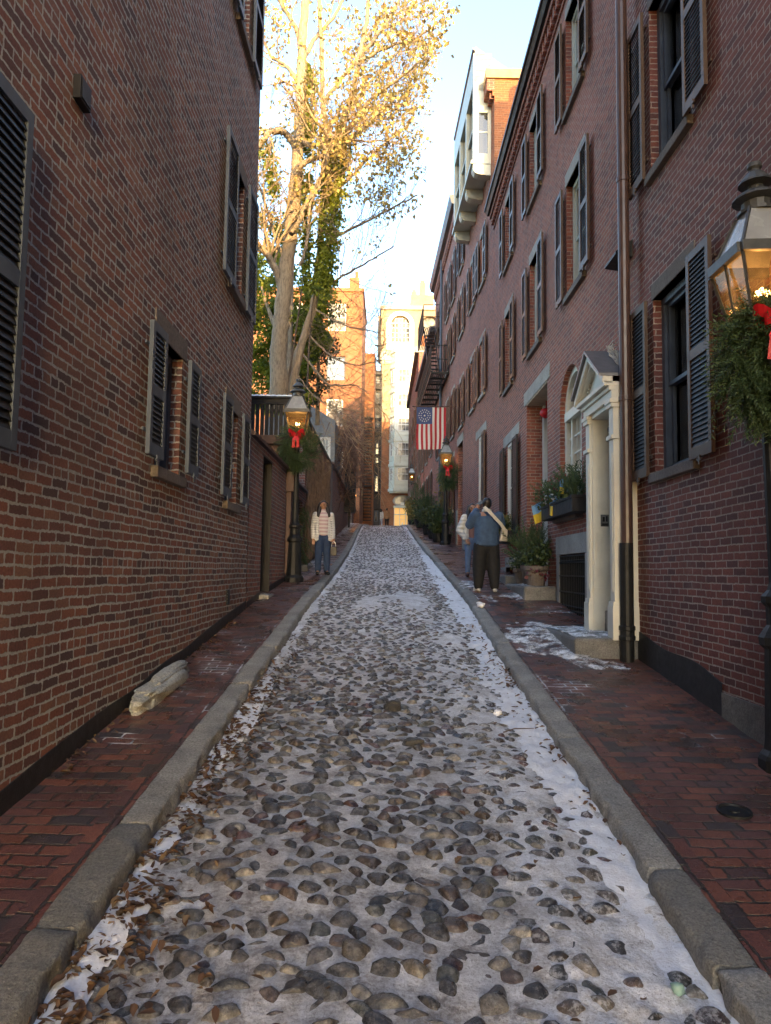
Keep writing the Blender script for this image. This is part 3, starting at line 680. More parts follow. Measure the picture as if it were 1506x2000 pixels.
m=MB();fM.box(m,17.42,18.48,-.3,1.68,-.25,-.18);B(m,'door',M['black'],g2)
m=MB();fM.box(m,26.2,27.2,-2,3.8,0,.08);B(m,'pilaster',simple('grey cement pilaster',(.2,.18,.16),.85),g2)
m=MB();fM.box(m,17.2,18.7,float(zl(17.8))-.3,float(zl(17.8))+.08,-.2,.3);B(m,'doorstep',M['graniteD'],g2,bevel=.02)
g3=thing('garden_wall','long brick garden wall receding towards the far lamp under a bare shrub','wall',(WL-.15,40,float(zl(40))))
f3=Fac((WL-.15,28.6,0),(-.008,1,0),(1,.008,0))
m=MB();f3.wall(m,0,24,-2,4.1,[],.3);m.quad(f3.P(0,-1,-.4),f3.P(0,-1,0),f3.P(0,4.1,0),f3.P(0,4.1,-.4));m.quad(f3.P(0,4.1,0),f3.P(24,4.1,0),f3.P(24,4.1,-.4),f3.P(0,4.1,-.4));B(m,'wall',M['brickG'],g3)
m=MB();f3.prism(m,[(.06,4.1),(.06,4.2),(-.4,4.2),(-.4,4.1)],0,24);B(m,'coping',M['brownm'],g3)
m=MB();f3.box(m,9.3,10.5,3.0,5.2,.0,.55);f3.box(m,9.5,9.7,2.2,3.0,.2,.3);B(m,'lean_to',M['black'],g3)
for u in (15,17.5,20):
    m=MB();f3.box(m,u,u+.9,float(zl(28.6+u))-.1,float(zl(28.6+u))+2.05,.0,.02);B(m,'door',M['brownm'] if u!=17.5 else M['sage'],g3)
# ================================================================== right house one (nearest)
XR=2.84
f1=Fac((XR,0,0),(0,1,0),(-1,0,0))
h1=thing('brick_house','plum brick house with black louvred shutters behind the near street lamp','house',(XR,4,float(zr(4))))
w1=[(6.78,7.86,1.07,2.97),(6.78,7.86,4.37,6.3),(2.2,3.3,1.07,2.97),(2.2,3.3,4.37,6.3),(6.78,7.86,7.7,9.4),(2.2,3.3,7.7,9.4)]
m=MB();f1.wall(m,-16,8.48,-5,12.2,w1,.22);shell(m,f1,-16,8.48,-5,12.2,11);B(m,'wall',M['brickR'],h1)
roofbox(f1,h1,-16,8.48,12.22,11,1.6,over=.3)
m=MB();m.box(XR+.6,XR+1.5,-13,-11.6,12.2,15.4);B(m,'chimney',M['brickO'],h1)
for (a,b,c,d) in w1:
    window(f1,h1,a,b,c,d,mat=M['slate'],lint=M['brownstone'],sill=M['brownstone'],room=True,lh=.17 if c<2 else .2,lo=.03,rec=.09,so=.05,mun=(1,1))
    shutter(f1,h1,b+.02,b+.5,c-.02,d,M['blackfr']);shutter(f1,h1,a-.5,a-.02,c-.02,d,M['blackfr'])
m=MB();f1.box(m,4.2,6.35,-1.4,-.98,-.05,.02);band(f1,m,-2,6.3,zr,.1,.012,30);B(m,'base_course',M['graniteD'],h1)
m=MB();band(f1,m,6.35,8.45,zr,.3,.012,20);B(m,'base_slab',M['tar'],h1)
# downpipe between the houses
m=MB();px=XR-.15;py=8.36
m.tube([(px,py,.33),(px,py,12.1)],.065,14)
for z in (2.0,4.6,7.3,10): m.lathe([(.066,-.03),(.075,-.025),(.075,.025),(.066,.03)],(px,py,z),14)
m.box(px,XR,py-.02,py+.02,4.58,4.62);dp=B(m,'downpipe',M['copper'],h1,smooth=False)
m=MB();g_=float(zr(8.3))
m.tube([(px-.01,py,g_-.05),(px-.01,py,.35)],.075,14);m.lathe([(.075,-.09),(.09,-.08),(.09,-.04),(.08,-.03),(.08,.02),(.09,.03),(.09,.07),(.075,.08)],(px-.01,py,g_+.32),14);B(m,'pipe_shoe',M['blackm'],dp)
# ================================================================== right house two
h2=thing('brick_house','brick house with pedimented cream portico, arched window and dentil cornice on the right','house',(XR,14,float(zr(14))))
f2=Fac((XR,0,0),(0,1,0),(-1,0,0))
cols=[(10.6,11.7),(13.72,14.84),(16.9,18.05)]
w2=[(a,b,7.5,9.18) for a,b in cols]+[(a,b,4.43,6.3) for a,b in cols]
gw2=(16.55,17.75,.95,3.05)
ops=w2+[gw2,(10.86,12.22,.95,3.28,'arch'),(13.2,15.2,-.3,3.48),(10.62,12.2,-.62,.3),(16.6,17.8,-.2,.12),(8.62,9.55,-.75,2.15)]
m=MB();f2.wall(m,8.48,20.0,-4,9.9,ops,.2);shell(m,f2,8.48,20.0,-4,9.9,10);B(m,'wall',M['brickR2'],h2)
roofbox(f2,h2,8.5,19.98,10.2,10,1.7)
m=MB();m.box(5.0,6.3,11.6,12.3,10.2,14.7);m.box(5.5,5.9,11.6,12.3,14.7,15.2);B(m,'chimney',M['brickO'],h2)
for i,(a,b,c,d) in enumerate(w2):
    top=c>7
    o=window(f2,h2,a,b,c,d,mat=M['sage'],lint=M['limestone'] if top else M['limestone'],sill=M['brownstone'],lh=.18 if top else .22,lo=.02 if top else .06,rec=.1,so=.06,mun=(1,1),room=True)
    shutter(f2,h2,b+.02,b+.46,c-.02,d-.03,M['blackfr']);shutter(f2,h2,a-.46,a-.02,c-.02,d-.03,M['blackfr'])
a,b,c,d=gw2
window(f2,h2,a,b,c,d,mat=M['white'],lint=M['limestone'],sill=M['brownstone'],lh=.26,lo=.5,rec=.02,glass=M['glassc'],mun=(3,2))
shutter(f2,h2,b+.03,b+.62,c-.1,d-.05,M['black']);shutter(f2,h2,a-.62,a-.03,c-.1,d-.05,M['black'])
# cornice: gutter, fascia and brick dentils
m=MB();f2.prism(m,[(-.1,9.92),(.2,9.92),(.27,10.06),(.27,10.16),(.22,10.2),(-.1,10.2)],8.5,20.05);ct=B(m,'cornice',M['black'],h2)
m=MB();f2.prism(m,[(.262,10.03),(.285,10.03),(.285,10.06),(.262,10.06)],8.5,20.05);B(m,'gutter_trim',M['brownm'],ct)
m=MB();u=8.6
f2.box(m,8.5,20.0,9.52,9.6,0,.03);f2.box(m,8.5,20,9.8,9.915,0,.14)
while u<19.95: f2.box(m,u,u+.11,9.6,9.8,0,.1);u+=.22
B(m,'dentil_band',M['brickR2'],h2)
# recessed door
m=MB();f2.box(m,12.96,15.45,3.48,3.76,-.25,.015);B(m,'door_lintel',M['limestone'],h2,bevel=.008)
m=MB();f2.box(m,13.1,15.3,-.6,-.25,-1.0,-.02)
m.quad(f2.P(13.2,-.4,-.9),f2.P(15.2,-.4,-.9),f2.P(15.2,3.5,-.9),f2.P(13.2,3.5,-.9))
f2.q(m,[(15.2,-.4,-.2),(15.2,-.4,-.9),(15.2,3.48,-.9),(15.2,3.48,-.2)]);f2.q(m,[(13.2,-.4,-.2),(13.2,3.48,-.2),(13.2,3.48,-.9),(13.2,-.4,-.9)]);B(m,'door_recess',M['brickR2'],h2)
m=MB();f2.box(m,13.2,15.2,3.45,3.478,-.9,-.0);B(m,'porch_ceiling',simple('sand paint',(.4,.3,.19),.6),h2)
m=MB();f2.box(m,15.06,15.197,-.3,3.44,-.62,-.32);f2.box(m,13.25,15.05,-.3,3.3,-.88,-.83)
for (z0,z1) in ((0,1.4),(1.6,3.0)):
    f2.box(m,13.5,14.1,z0,z1,-.83,-.815);f2.box(m,14.3,14.9,z0,z1,-.83,-.815)
dr=B(m,'door',M['white'],h2,bevel=.006)
m=MB();m.ball(f2.P(14.7,3.2,-.3),.13,14,10,(1,1,.8));m.tube([f2.P(14.7,3.3,-.3),f2.P(14.7,3.46,-.3)],.012,6);
lt=m.build('paper_lantern',M['red'],smooth=True);tag(lt,'round red lantern hanging in the recessed doorway','lantern')
# arched window
m=MB();r=.68;cu=11.54;sp=2.6;n=20
ar=[(cu-r*math.cos(math.pi*i/n),sp+r*math.sin(math.pi*i/n)) for i in range(n+1)]
out_=[(10.86,.95),(10.86,sp)]+ar[1:-1]+[(12.22,sp),(12.22,.95)]
def arcband(m,cu,sp,r0,r1,o0,o1,n=20):
    for i in range(n):
        a0,a1=math.pi*i/n,math.pi*(i+1)/n
        p=[f2.P(cu-r_*math.cos(a_),sp+r_*math.sin(a_),o0) for r_,a_ in ((r0,a0),(r1,a0),(r1,a1),(r0,a1))]
        m.prism(p,f2.N*(o1-o0))
arcband(m,cu,sp,r-.1,r,-.2,-.08)
for u0,u1 in ((10.86,10.96),(12.12,12.22)): f2.box(m,u0,u1,.95,sp,-.2,-.08)
f2.box(m,10.96,12.12,.95,1.02,-.2,-.07);f2.box(m,10.96,12.12,2.48,2.62,-.2,-.05)
for u0 in (11.2,11.82): f2.box(m,u0,u0+.07,1.02,2.48,-.2,-.1)
for i in range(1,3): f2.box(m,11.27+i*.183-.012,11.27+i*.183+.012,1.02,2.48,-.17,-.13)
for z in (1.32,1.62,1.92,2.2): f2.box(m,10.96,12.12,z-.012,z+.012,-.169,-.131)
for q in (45,90,135): m.tube([f2.P(cu,sp+.02,-.15),f2.P(cu-.6*math.cos(R(q)),sp+.6*math.sin(R(q)),-.15)],.014,6)
arcband(m,cu,sp,.27,.3,-.16,-.13,12)
aw=B(m,'window',M['cream'],h2)
m=MB();m.poly([f2.P(u,z,-.19) for u,z in out_][::-1]);B(m,'pane',M['glassc'],aw)
m=MB();arcband(m,cu,sp,r+.005,r+.13,-.02,.006);B(m,'arch_band',M['brickR2'],aw)
m=MB();f2.box(m,10.8,12.3,.82,.95,-.1,.12);B(m,'sill',M['brownstone'],aw,bevel=.008)
# basement grate with stone surround
m=MB();f2.box(m,10.4,12.45,.3,.6,-.1,.03);f2.box(m,12.2,12.42,-.75,.3,-.1,.03);f2.box(m,10.42,10.62,-.75,.3,-.1,.03);B(m,'basement_surround',M['limestone'],h2,bevel=.01)
m=MB()
for i in range(15): u=10.68+i*.105;f2.box(m,u,u+.022,-.62,.27,.0,.022)
for z in (-.58,-.3,-.05,.16,.26): f2.box(m,10.62,12.2,z,z+.022,.004,.03)
for i in range(14):
    u=10.73+i*.105
    for z in (-.5,.2): m.lathe([(.022,-.008),(.034,0),(.022,.008)],f2.P(u,z,.012),8)
bg=B(m,'window_grate',M['blackm'],h2);m=MB();f2.box(m,10.6,12.22,-.65,.3,-.3,-.12);B(m,'pane',M['glass'],bg)
m=MB();f2.box(m,16.5,17.9,.12,.36,-.1,.02);f2.box(m,17.8,18.6,-.6,.12,-.1,.02);f2.box(m,15.75,16.6,-.6,.12,-.1,.02);f2.box(m,16.6,17.8,-.3,.12,-.3,-.15);B(m,'basement_surround',M['limestone'],h2,bevel=.01)
# portico
m=MB();X0=XR
def fluted(u0,u1,z0,z1,o0,o1):
    f2.box(m,u0,u1,z0,z1,o0,o1)
zb=-.62;PO=.27
for u0,u1 in ((8.44,8.6),(9.45,9.62)):
    f2.box(m,u0-.025,u1+.025,zb-.12,zb+.26,-.0,PO+.03);f2.box(m,u0-.012,u1+.012,zb+.26,zb+.31,0,PO+.02);f2.box(m,u0,u1,zb+.31,1.55,0,PO)
    f2.box(m,u0+.035,u1-.035,zb+.42,1.4,PO,PO+.01);f2.box(m,u0-.02,u1+.02,1.55,1.6,0,PO+.03);f2.box(m,u0,u1,1.6,1.92,0,PO);f2.box(m,u0-.02,u1+.02,1.92,1.97,0,PO+.03);f2.box(m,u0-.03,u1+.03,1.97,2.02,0,PO+.045)
f2.box(m,8.43,9.65,2.02,2.12,0,PO+.02);f2.box(m,8.43,9.68,2.12,2.17,0,PO+.05);f2.box(m,8.43,9.72,2.17,2.22,0,PO+.1)
uc,apz=9.08,2.68
f2.q(m,[(8.5,2.22,PO),(9.66,2.22,PO),(uc,apz-.08,PO)])
for ua,ub in ((8.43,uc),(9.74,uc)):
    p=[f2.P(ua,2.2,PO),f2.P(ua,2.28,PO),f2.P(ub,apz+.05,PO),f2.P(ub,apz-.05,PO)]
    m.prism(p,f2.N*.12);p=[f2.P(ua+(ub-ua)*.12,2.24,PO),f2.P(ua+(ub-ua)*.12,2.3,PO),f2.P(ub,apz-.05,PO),f2.P(ub,apz-.11,PO)];m.prism(p,f2.N*.08)
for i in range(9):
    t=(i+.5)/10
    for sgn in (-1,1): f2.box(m,uc+sgn*(.47*(1-t))-.01,uc+sgn*(.47*(1-t))+.01,2.25+.36*t-.025,2.25+.36*t,PO,PO+.03)
po=B(m,'portico',M['cream'],h2,bevel=.004)
m=MB();
for ua in (8.43,9.76):
    p=[f2.P(ua,2.285,-.01),f2.P(ua,2.32,-.01),f2.P(uc,apz+.09,-.01),f2.P(uc,apz+.055,-.01)];m.prism(p,f2.N*(PO+.17))
B(m,'pediment_roof',M['lead'],po)
m=MB()
for i in range(17):
    t=i/16;u=8.45+.6*t;z=2.29+.4*t
    p0=f2.P(u,z+.04,.12)
    for k_ in range(4):
        q=rnd.uniform(-1,1);m.tube([p0,p0+Vector((rnd.uniform(-.05,.05),q*.05,.06)),p0+Vector((rnd.uniform(-.06,.06),q*.09,rnd.uniform(.08,.16)))],.006,4)
B(m,'cresting',M['white'],po)
m=MB();f2.box(m,9.41,9.448,-.62,2.018,-.62,PO-.03);ff=Fac((XR,9.41,0),(1,0,0),(0,-1,0))
for z0,z1 in ((1.5,1.77),(.82,1.37),(-.03,.52)):
    a,b=-.2,.0;ff.box(m,a,b,z0,z0+.022,0,.012);ff.box(m,a,b,z1-.022,z1,0,.012);ff.box(m,a,a+.022,z0+.022,z1-.022,0,.012);ff.box(m,b-.022,b,z0+.022,z1-.022,0,.012)
    ff.box(m,a+.05,b-.05,z0+.05,z1-.05,0,.006)
ff.box(m,-.235,.05,-.2,-.17,0,.02)
f2.box(m,8.6,9.41,1.97,2.018,-.6,PO-.02);f2.box(m,8.6,8.64,-.6,1.97,-.6,.0)
pj=B(m,'entry_panel',M['cream'],po)
m=MB();f2.box(m,8.7,9.45,-.5,2.05,-.62,-.55);B(m,'door',M['black'],po)
m=MB();ff.box(m,-.145,-.045,.6,.75,.0,.016);B(m,'intercom',M['lampm'],po,bevel=.004)
m=MB();ff.box(m,-.138,-.052,.645,.743,.016,.019);B(m,'intercom_face',simple('intercom plate',(.2,.2,.19),.3,metal=.6),po)
m=MB();ff.box(m,-.125,-.098,.66,.72,.019,.024);ff.box(m,-.085,-.062,.66,.73,.019,.024);ff.box(m,-.13,-.06,.612,.63,.016,.021);B(m,'intercom_button',M['black'],po)
m=MB();m.tube([f2.P(9.1,1.98,.08),f2.P(9.1,1.85,.08)],.012,6);m.ball(f2.P(9.1,1.79,.08),.055);B(m,'porch_lamp',M['lampm'],po)
m=MB();f2.box(m,8.6,9.47,-.9,-.46,-.5,.1);B(m,'door_sill',M['limestone'],po,bevel=.01)
# granite stoop blocks
def stoop(name,label,ua,ub,o,zt,zbt):
    m=MB();f2.box(m,ua,ub,zbt,zt,-.0,o);q=m.build(name,M['step'],bevel=.035);return tag(q,label,'doorstep')
stoop('stone_step','long granite stoop dusted with snow under the cream portico',8.45,10.2,.72,-.72,-1.3)
stoop('stone_step','granite stoop slab carrying the potted evergreens beside the basement grate',12.5,14.6,.55,-.22,-.8)
m=MB();f2.box(m,14.8,16.6,-.5,-.06,0,.5);tag(m.build('stone_step',M['graniteD'],bevel=.02),'low dark doormat step behind the potted evergreens','doorstep')
sv,sf=[],[];nn=0
for a in [(XR-.7,XR-.05,8.5,10.15,lambda X,Y:-.1+.6*gs(X,Y,2.35,9.3,.4,.8),lambda X,Y:-.72+0*X,91),(XR-.53,XR-.03,12.6,14.5,lambda X,Y:-.25+.6*gs(X,Y,2.45,13.4,.3,.8),lambda X,Y:-.22+0*X,92)]:
    v,f_=snowfield(*a[:4],a[4],a[5],a[6],.05);sv.append(v);sf.append(f_+nn);nn+=len(v)
stuff(npmesh('snow',np.concatenate(sv),np.concatenate(sf),M['thinsnow'],smooth=True))['label']='thin snow on the granite stoops'
# wedge vent on the wall above the portico
m=MB();f2.prism(m,[(0,3.95),(.2,3.8),(.2,3.77),(0,3.74)],8.5,8.95);B(m,'vent_hood',M['blackm'],h2)
# ================================================================== right house three
f3r=Fac((XR,20.02,0),(-.032,1,0),(-1,-.032,0))
h3=thing('brick_house','taller brick house with pale green oriel and brackets at its roofline','house',(XR,24,float(zr(24))))
L3=8.2
c3=[(1.5,2.45),(3.55,4.5),(6.3,7.25)]
r3=[(8.75,10.35),(5.3,7.0)]
gops=[(1.6,2.75,2.1,4.12),(6.35,7.6,.6,4.7)]
ops=[(a,b,c,d) for a,b in c3 for c,d in r3]+gops+[(6.5,7.3,11.3,12.9)]
m=MB();f3r.wall(m,0,L3,-3,13.6,ops,.18)
m.quad(*(f3r.P(L3,0,-8)+Zv*z for z in (-3,)),) if False else None
a_,b_,c_,d_=f3r.P(0,0,0),f3r.P(L3,0,0),f3r.P(L3,0,-8),f3r.P(0,0,-8)
m.quad(b_+Zv*-3,c_+Zv*-3,c_+Zv*13.9,b_+Zv*13.9);m.quad(c_+Zv*-3,d_+Zv*-3,d_+Zv*13.9,c_+Zv*13.9);B(m,'wall',M['brickR2'],h3)
m=MB();m.quad(d_+Zv*-3,a_+Zv*-3,a_+Zv*13.95,d_+Zv*13.95);fq=Fac(a_,(1,0,0),(0,-1,0));fq.box(m,-.12,0,13.62,13.95,-.3,0);fq.box(m,-.06,0,13.45,13.62,-.3,0);B(m,'side_wall',M['brickO'],h3)
m=MB();fq.box(m,-.25,8,13.95,14.22,-9,.06);B(m,'parapet_cap',simple('tan coping',(.4,.24,.1),.6),h3)
m=MB();f3r.box(m,0,L3,13.6,13.95,0,.22);u=.1
while u<L3-.1: f3r.box(m,u,u+.12,13.42,13.6,0,.12);u+=.25
B(m,'cornice',M['brickR2'],h3)
for (a,b,c,d) in ops:
    gnd=c<3
    if c==.6: continue
    window(f3r,h3,a,b,c,d,mat=M['white'],lint=M['limestone'],sill=M['limestone'],lh=.26 if gnd else .2,lo=.45 if gnd else .1,rec=.02 if gnd else .05,mun=(2,2),glass=M['glassc'] if gnd else None)
    shutter(f3r,h3,a-.48,a-.02,c,d-.03,M['blackfr'],pitch=.06);
    if not gnd: shutter(f3r,h3,b+.02,b+.48,c,d-.03,M['blackfr'],pitch=.06)
m=MB();f3r.box(m,6.2,7.9,4.7,5.0,-.1,.02);B(m,'door_lintel',M['limestone'],h3)
m=MB();f3r.box(m,6.35,7.6,.6,4.7,-.9,-.6);f3r.q(m,[(7.6,.6,-.18),(7.6,.6,-.9),(7.6,4.7,-.9),(7.6,4.7,-.18)]);B(m,'door_recess',M['brickR2'],h3)
m=MB();f3r.box(m,6.4,7.55,.7,4.2,-.6,-.55);B(m,'door',M['black'],h3)
m=MB();f3r.box(m,5.3,6.3,.1,1.7,0,.02);B(m,'stone_base',M['limestone'],h3);m=MB();f3r.box(m,7.65,8.1,.1,2.3,0,.03);B(m,'stone_base',M['limestone'],h3)
# oriel
oz0,oz1=11.75,15.0;ou0,ou1=.55,5.2;oo=.52
m=MB();f3r.box(m,ou0,ou1,oz0,oz0+.1,0,oo+.06)
f3r.box(m,ou0,ou1,oz0+.1,oz0+.2,0,oo);f3r.box(m,ou0,ou1,14.2,oz1+.1,0,oo)
for u in np.linspace(ou0,ou1-.18,4): f3r.box(m,u,u+.18,oz0+.2,14.2,oo-.15,oo)
f3r.box(m,ou0,ou0+.12,oz0+.2,14.2,0,.1);f3r.box(m,ou0,ou0+.12,13.3,14.2,.1,oo-.15);f3r.box(m,ou0,ou0+.12,oz0+.2,oz0+.3,.1,oo-.15);f3r.box(m,ou0+.02,ou0+.06,12.7,12.74,.1,oo-.15)
f3r.box(m,ou1-.1,ou1,oz0+.2,14.2,0,oo-.15)
for i in range(3):
    u0=ou0+.18+i*(ou1-ou0-.18)/3;u1=ou0+(i+1)*(ou1-ou0-.18)/3;f3r.box(m,u0,u1,13.05,13.12,oo-.1,oo-.05)
m.prism([f3r.P(ou0,14.0,oo),f3r.P(ou0,15.3,oo-.05),f3r.P(ou0,15.25,oo-.12),f3r.P(ou0,13.9,-1.6),f3r.P(ou0,13.9,0)],f3r.U*.1)
m.prism([f3r.P(ou1-.1,14.0,oo),f3r.P(ou1-.1,15.3,oo-.05),f3r.P(ou1-.1,15.25,oo-.12),f3r.P(ou1-.1,13.9,-1.6),f3r.P(ou1-.1,13.9,0)],f3r.U*.1)
orl=B(m,'oriel',M['sage'],h3)
m=MB();f3r.box(m,ou0+.02,ou1-.02,oz0+.2,14.2,oo-.12,oo-.1);f3r.box(m,ou0+.03,ou0+.05,oz0+.2,14.2,.05,oo-.12);B(m,'pane',glassm('sky glass',(.03,.035,.04)),orl)
m=MB();m.prism([f3r.P(ou0+.02,15.24,oo+.03),f3r.P(ou0+.02,15.29,oo+.03),f3r.P(ou0+.02,13.75,-1.7),f3r.P(ou0+.02,13.65,-1.7)],f3r.U*(ou1-ou0-.04));B(m,'oriel_roof',M['lead'],orl)
for u in np.linspace(ou0+.02,ou1-.35,4):
    m=MB();pr=[(0,oz0),(oo,oz0),(oo,oz0-.16),(oo-.06,oz0-.26),(oo-.16,oz0-.3),(.1,oz0-.33),(0,oz0-.33)];f3r.prism(m,pr,u,u+.3);B(m,'bracket',M['sage'],orl,bevel=.01)
# ================================================================== right house four
p4=f3r.P(L3,0,0)
f4=Fac((p4.x,p4.y+.02,0),(-.03,1,0),(-1,-.03,0));L4=9.4
h4=thing('brick_house','brick house with dark gutter carrying the iron fire escape','house',(p4.x,32,float(zr(32))))
c4=[(.75,1.7),(2.9,3.85),(6.4,7.3)];r4=[(11.0,12.9),(8.6,10.2),(5.4,7.2)]
ops=[(a,b,c,d) for a,b in c4 for c,d in r4]+[(.8,1.9,2.4,4.5),(3.1,4.2,2.6,4.6)]
m=MB();f4.wall(m,0,L4,-2,14.4,ops,.18);shell(m,f4,0,L4,-2,14.4,8);B(m,'wall',M['brickR2'],h4)
m=MB();f4.prism(m,[(0,14.4),(.25,14.5),(.33,14.75),(.33,14.85),(0,14.85)],0,L4);B(m,'gutter',simple('blue grey gutter',(.05,.06,.075),.5),h4)
m=MB();f4.box(m,0,L4,14.1,14.4,0,.1);u=.1
while u<L4-.1: f4.box(m,u,u+.12,13.9,14.1,0,.08);u+=.25
B(m,'cornice',M['brickR2'],h4)
roofbox(f4,h4,.02,L4-.02,14.86,8,1.6)
for (a,b,c,d) in ops:
    gnd=c<3
    window(f4,h4,a,b,c,d,mat=M['white'] if gnd else M['slate'],lint=M['limestone'],sill=M['limestone'],lh=.22,lo=.3 if gnd else .1,rec=.04)
    shutter(f4,h4,a-.48,a-.02,c,d-.03,M['blackfr'],pitch=.06);shutter(f4,h4,b+.02,b+.48,c,d-.03,M['blackfr'],pitch=.06)
m=MB();px4=f4.P(5.3,0,.1);m.tube([(px4.x,px4.y,2),(px4.x,px4.y,14.5)],.06,8);B(m,'downpipe',M['slate'],h4)
# fire escape
fe=thing('fire_escape','black iron fire escape balcony high on the brick wall above the flag','fire escape',tuple(f4.P(6,8.4,0)))
m=MB();a0,a1=2.6,11.0;wd=.78;zf=8.45
for o in (.03,wd-.03): f4.box(m,a0,a1,zf-.08,zf,o-.025,o+.025)
u=a0
while u<a1:
    f4.box(m,u,u+.05,zf-.1,zf-.03,0,wd);u+=1.0
nsl=9
for i in range(nsl): o=.06+(wd-.12)*i/(nsl-1);f4.box(m,a0,a1,zf-.03,zf-.012,o-.022,o+.022)
B(m,'platform',M['blackm'],fe)
m=MB();u=a0
for z in (zf+.5,zf+1.1): 
    f4.box(m,a0,a1,z,z+.03,wd-.02,wd+.01);f4.box(m,a0-.015,a0+.015,z,z+.03,0,wd)
while u<=a1: f4.box(m,u-.01,u+.01,zf,zf+1.1,wd-.015,wd+.005);u+=.16
for i in range(6): o=.1+i*.12;f4.box(m,a0-.01,a0+.01,zf,zf+1.1,o-.01,o+.01)
B(m,'railing',M['blackm'],fe)
m=MB()
for o in (.16,.66): m.obox(f4.P(4.6,zf,o),f4.U*3.4+Zv*3.4,Zv*.16,f4.N*.04)
for i in range(13): f4.box(m,4.75+i*.26,4.97+i*.26,zf+.26*i+.12,zf+.26*i+.14,.2,.66)
B(m,'stair',M['blackm'],fe)
m=MB();z2=11.9
for o in (.03,wd-.03): f4.box(m,7.2,11,z2-.08,z2,o-.025,o+.025)
for i in range(nsl): o=.06+(wd-.12)*i/(nsl-1);f4.box(m,7.2,11,z2-.03,z2-.01,o-.022,o+.022)
for z in (z2+.5,z2+1.1): f4.box(m,7.2,11,z,z+.03,wd-.02,wd+.01);f4.box(m,7.18,7.21,z,z+.03,0,wd)
u=7.2
while u<=11: f4.box(m,u-.01,u+.01,z2,z2+1.1,wd-.015,wd+.005);u+=.2
B(m,'upper_platform',M['blackm'],fe)
# ================================================================== right houses five and six
p5=f4.P(L4,0,0)
f5=Fac((p5.x,p5.y+.02,0),(-.025,1,0),(-1,-.025,0));L5=13
h5=thing('brick_house','lower brick house with black shutters beyond the flag','house',(p5.x,44,float(zr(44))))
ops=[(a,a+.95,c,d) for a in (1.2,4.2,7.2,10.2) for c,d in ((3.3,5.2),(6.2,8.0),(9,10.6))]
m=MB();f5.wall(m,0,L5,0,12.4,ops,.18);shell(m,f5,0,L5,0,12.4,8);B(m,'wall',M['brickR2'],h5)
m=MB();f5.box(m,0,L5,12.4,12.7,-8,.25);B(m,'cornice',M['roof'],h5)
for (a,b,c,d) in ops:
    window(f5,h5,a,b,c,d,mat=M['white'],lint=M['limestone'],sill=M['limestone'])
    shutter(f5,h5,a-.48,a-.02,c,d,M['blackfr'],pitch=.07);shutter(f5,h5,b+.02,b+.48,c,d,M['blackfr'],pitch=.07)
p6=f5.P(L5,0,0)
f6=Fac((p6.x,p6.y+.02,0),(-.01,1,0),(-1,-.01,0));L6=18
h6=thing('brick_house','last brick house on the right with sunlit parapet before the pale tower','house',(p6.x,60,float(zr(60))))
ops=[(a,a+.95,c,d) for a in (1.5,4.7,8,11.4,14.6) for c,d in ((4.4,6.2),(7.4,9.2),(10.4,12.2))]
m=MB();f6.wall(m,0,L6,1,15.2,ops,.18);shell(m,f6,0,L6,1,15.2,8);B(m,'wall',M['brickR2'],h6)
m=MB();f6.box(m,-.05,L6,15.2,15.6,-8,.25);B(m,'cornice',M['limestone'],h6)
m=MB();f6.box(m,0,1,15.6,16.4,-3,-.2);B(m,'chimney',M['brickO'],h6)
for (a,b,c,d) in ops:
    window(f6,h6,a,b,c,d,mat=M['white'],lint=M['limestone'],sill=M['limestone']);shutter(f6,h6,a-.48,a-.02,c,d,M['blackfr'],pitch=.07)
# ================================================================== left tower, slim block, dark block, end building
tw=thing('brick_building','orange lit brick tower block with square windows behind the tree','building',(-6,51,3.1))
ft=Fac((-1.98,50.5,0),(-1,0,0),(0,-1,0))
ops=[(1.15,2.4,16.6,18.6),(1.15,2.45,13.1,14.8),(1.25,2.4,9.9,11.8),(1.15,2.2,6.9,8.2),(4.2,5.4,16.6,18.6),(4.2,5.4,13.1,14.8),(4.2,5.4,9.9,11.8)]
m=MB();ft.wall(m,0,14,1,19.4,ops,.25);shell(m,ft,0,14,1,19.4,7);B(m,'wall',M['brickO'],tw)
for i,(a,b,c,d) in enumerate(ops): window(ft,tw,a,b,c,d,mat=M['white'] if i!=1 else M['slate'],mun=(4,2) if i!=3 else (1,1),glass=M['glassc'] if i in(0,2) else glassm('sky mirror glass',(.1,.11,.12)),single=i==3)
m=MB();ft.box(m,-.08,14.1,19.4,19.65,-7,.1);B(m,'parapet',M['brickO'],tw)
m=MB();ft.box(m,.3,1.0,19.65,20.6,-1.2,-.4);m.lathe([(.16,0),(.2,.1),(.12,.16),(.14,.55)],ft.P(.5,20.6,-.8),8);B(m,'chimney',M['brickO'],tw)
sb=thing('brick_building','slim orange brick block between tower and dark fire escape wall','building',(-2,59,3.7))
fb=Fac((-1.27,58.5,0),(-1,0,0),(0,-1,0))
m=MB();fb.wall(m,0,7,1,17.2,[],.2);shell(m,fb,0,7,1,17.2,5);B(m,'wall',M['brickO'],sb)
m=MB();fb.box(m,-.05,7,17.2,17.4,-5,.08);B(m,'parapet',M['brickO'],sb)
fe2=thing('fire_escape','narrow iron fire escape stair on the orange block at the street end','fire escape',(-1.6,58.2,5))
fx=Fac((-1.3,58.4,0),(-1,0,0),(0,-1,0))
for z in (6.6,9.3,12.0):
    m=MB();fx.box(m,0,.75,z,z+.06,0,.8)
    for k_ in range(6): fx.box(m,.05+k_*.13,.07+k_*.13,z,z+1,.78,.8)
    fx.box(m,0,.75,z+1,z+1.03,.77,.81);B(m,'platform',M['blackm'],fe2)
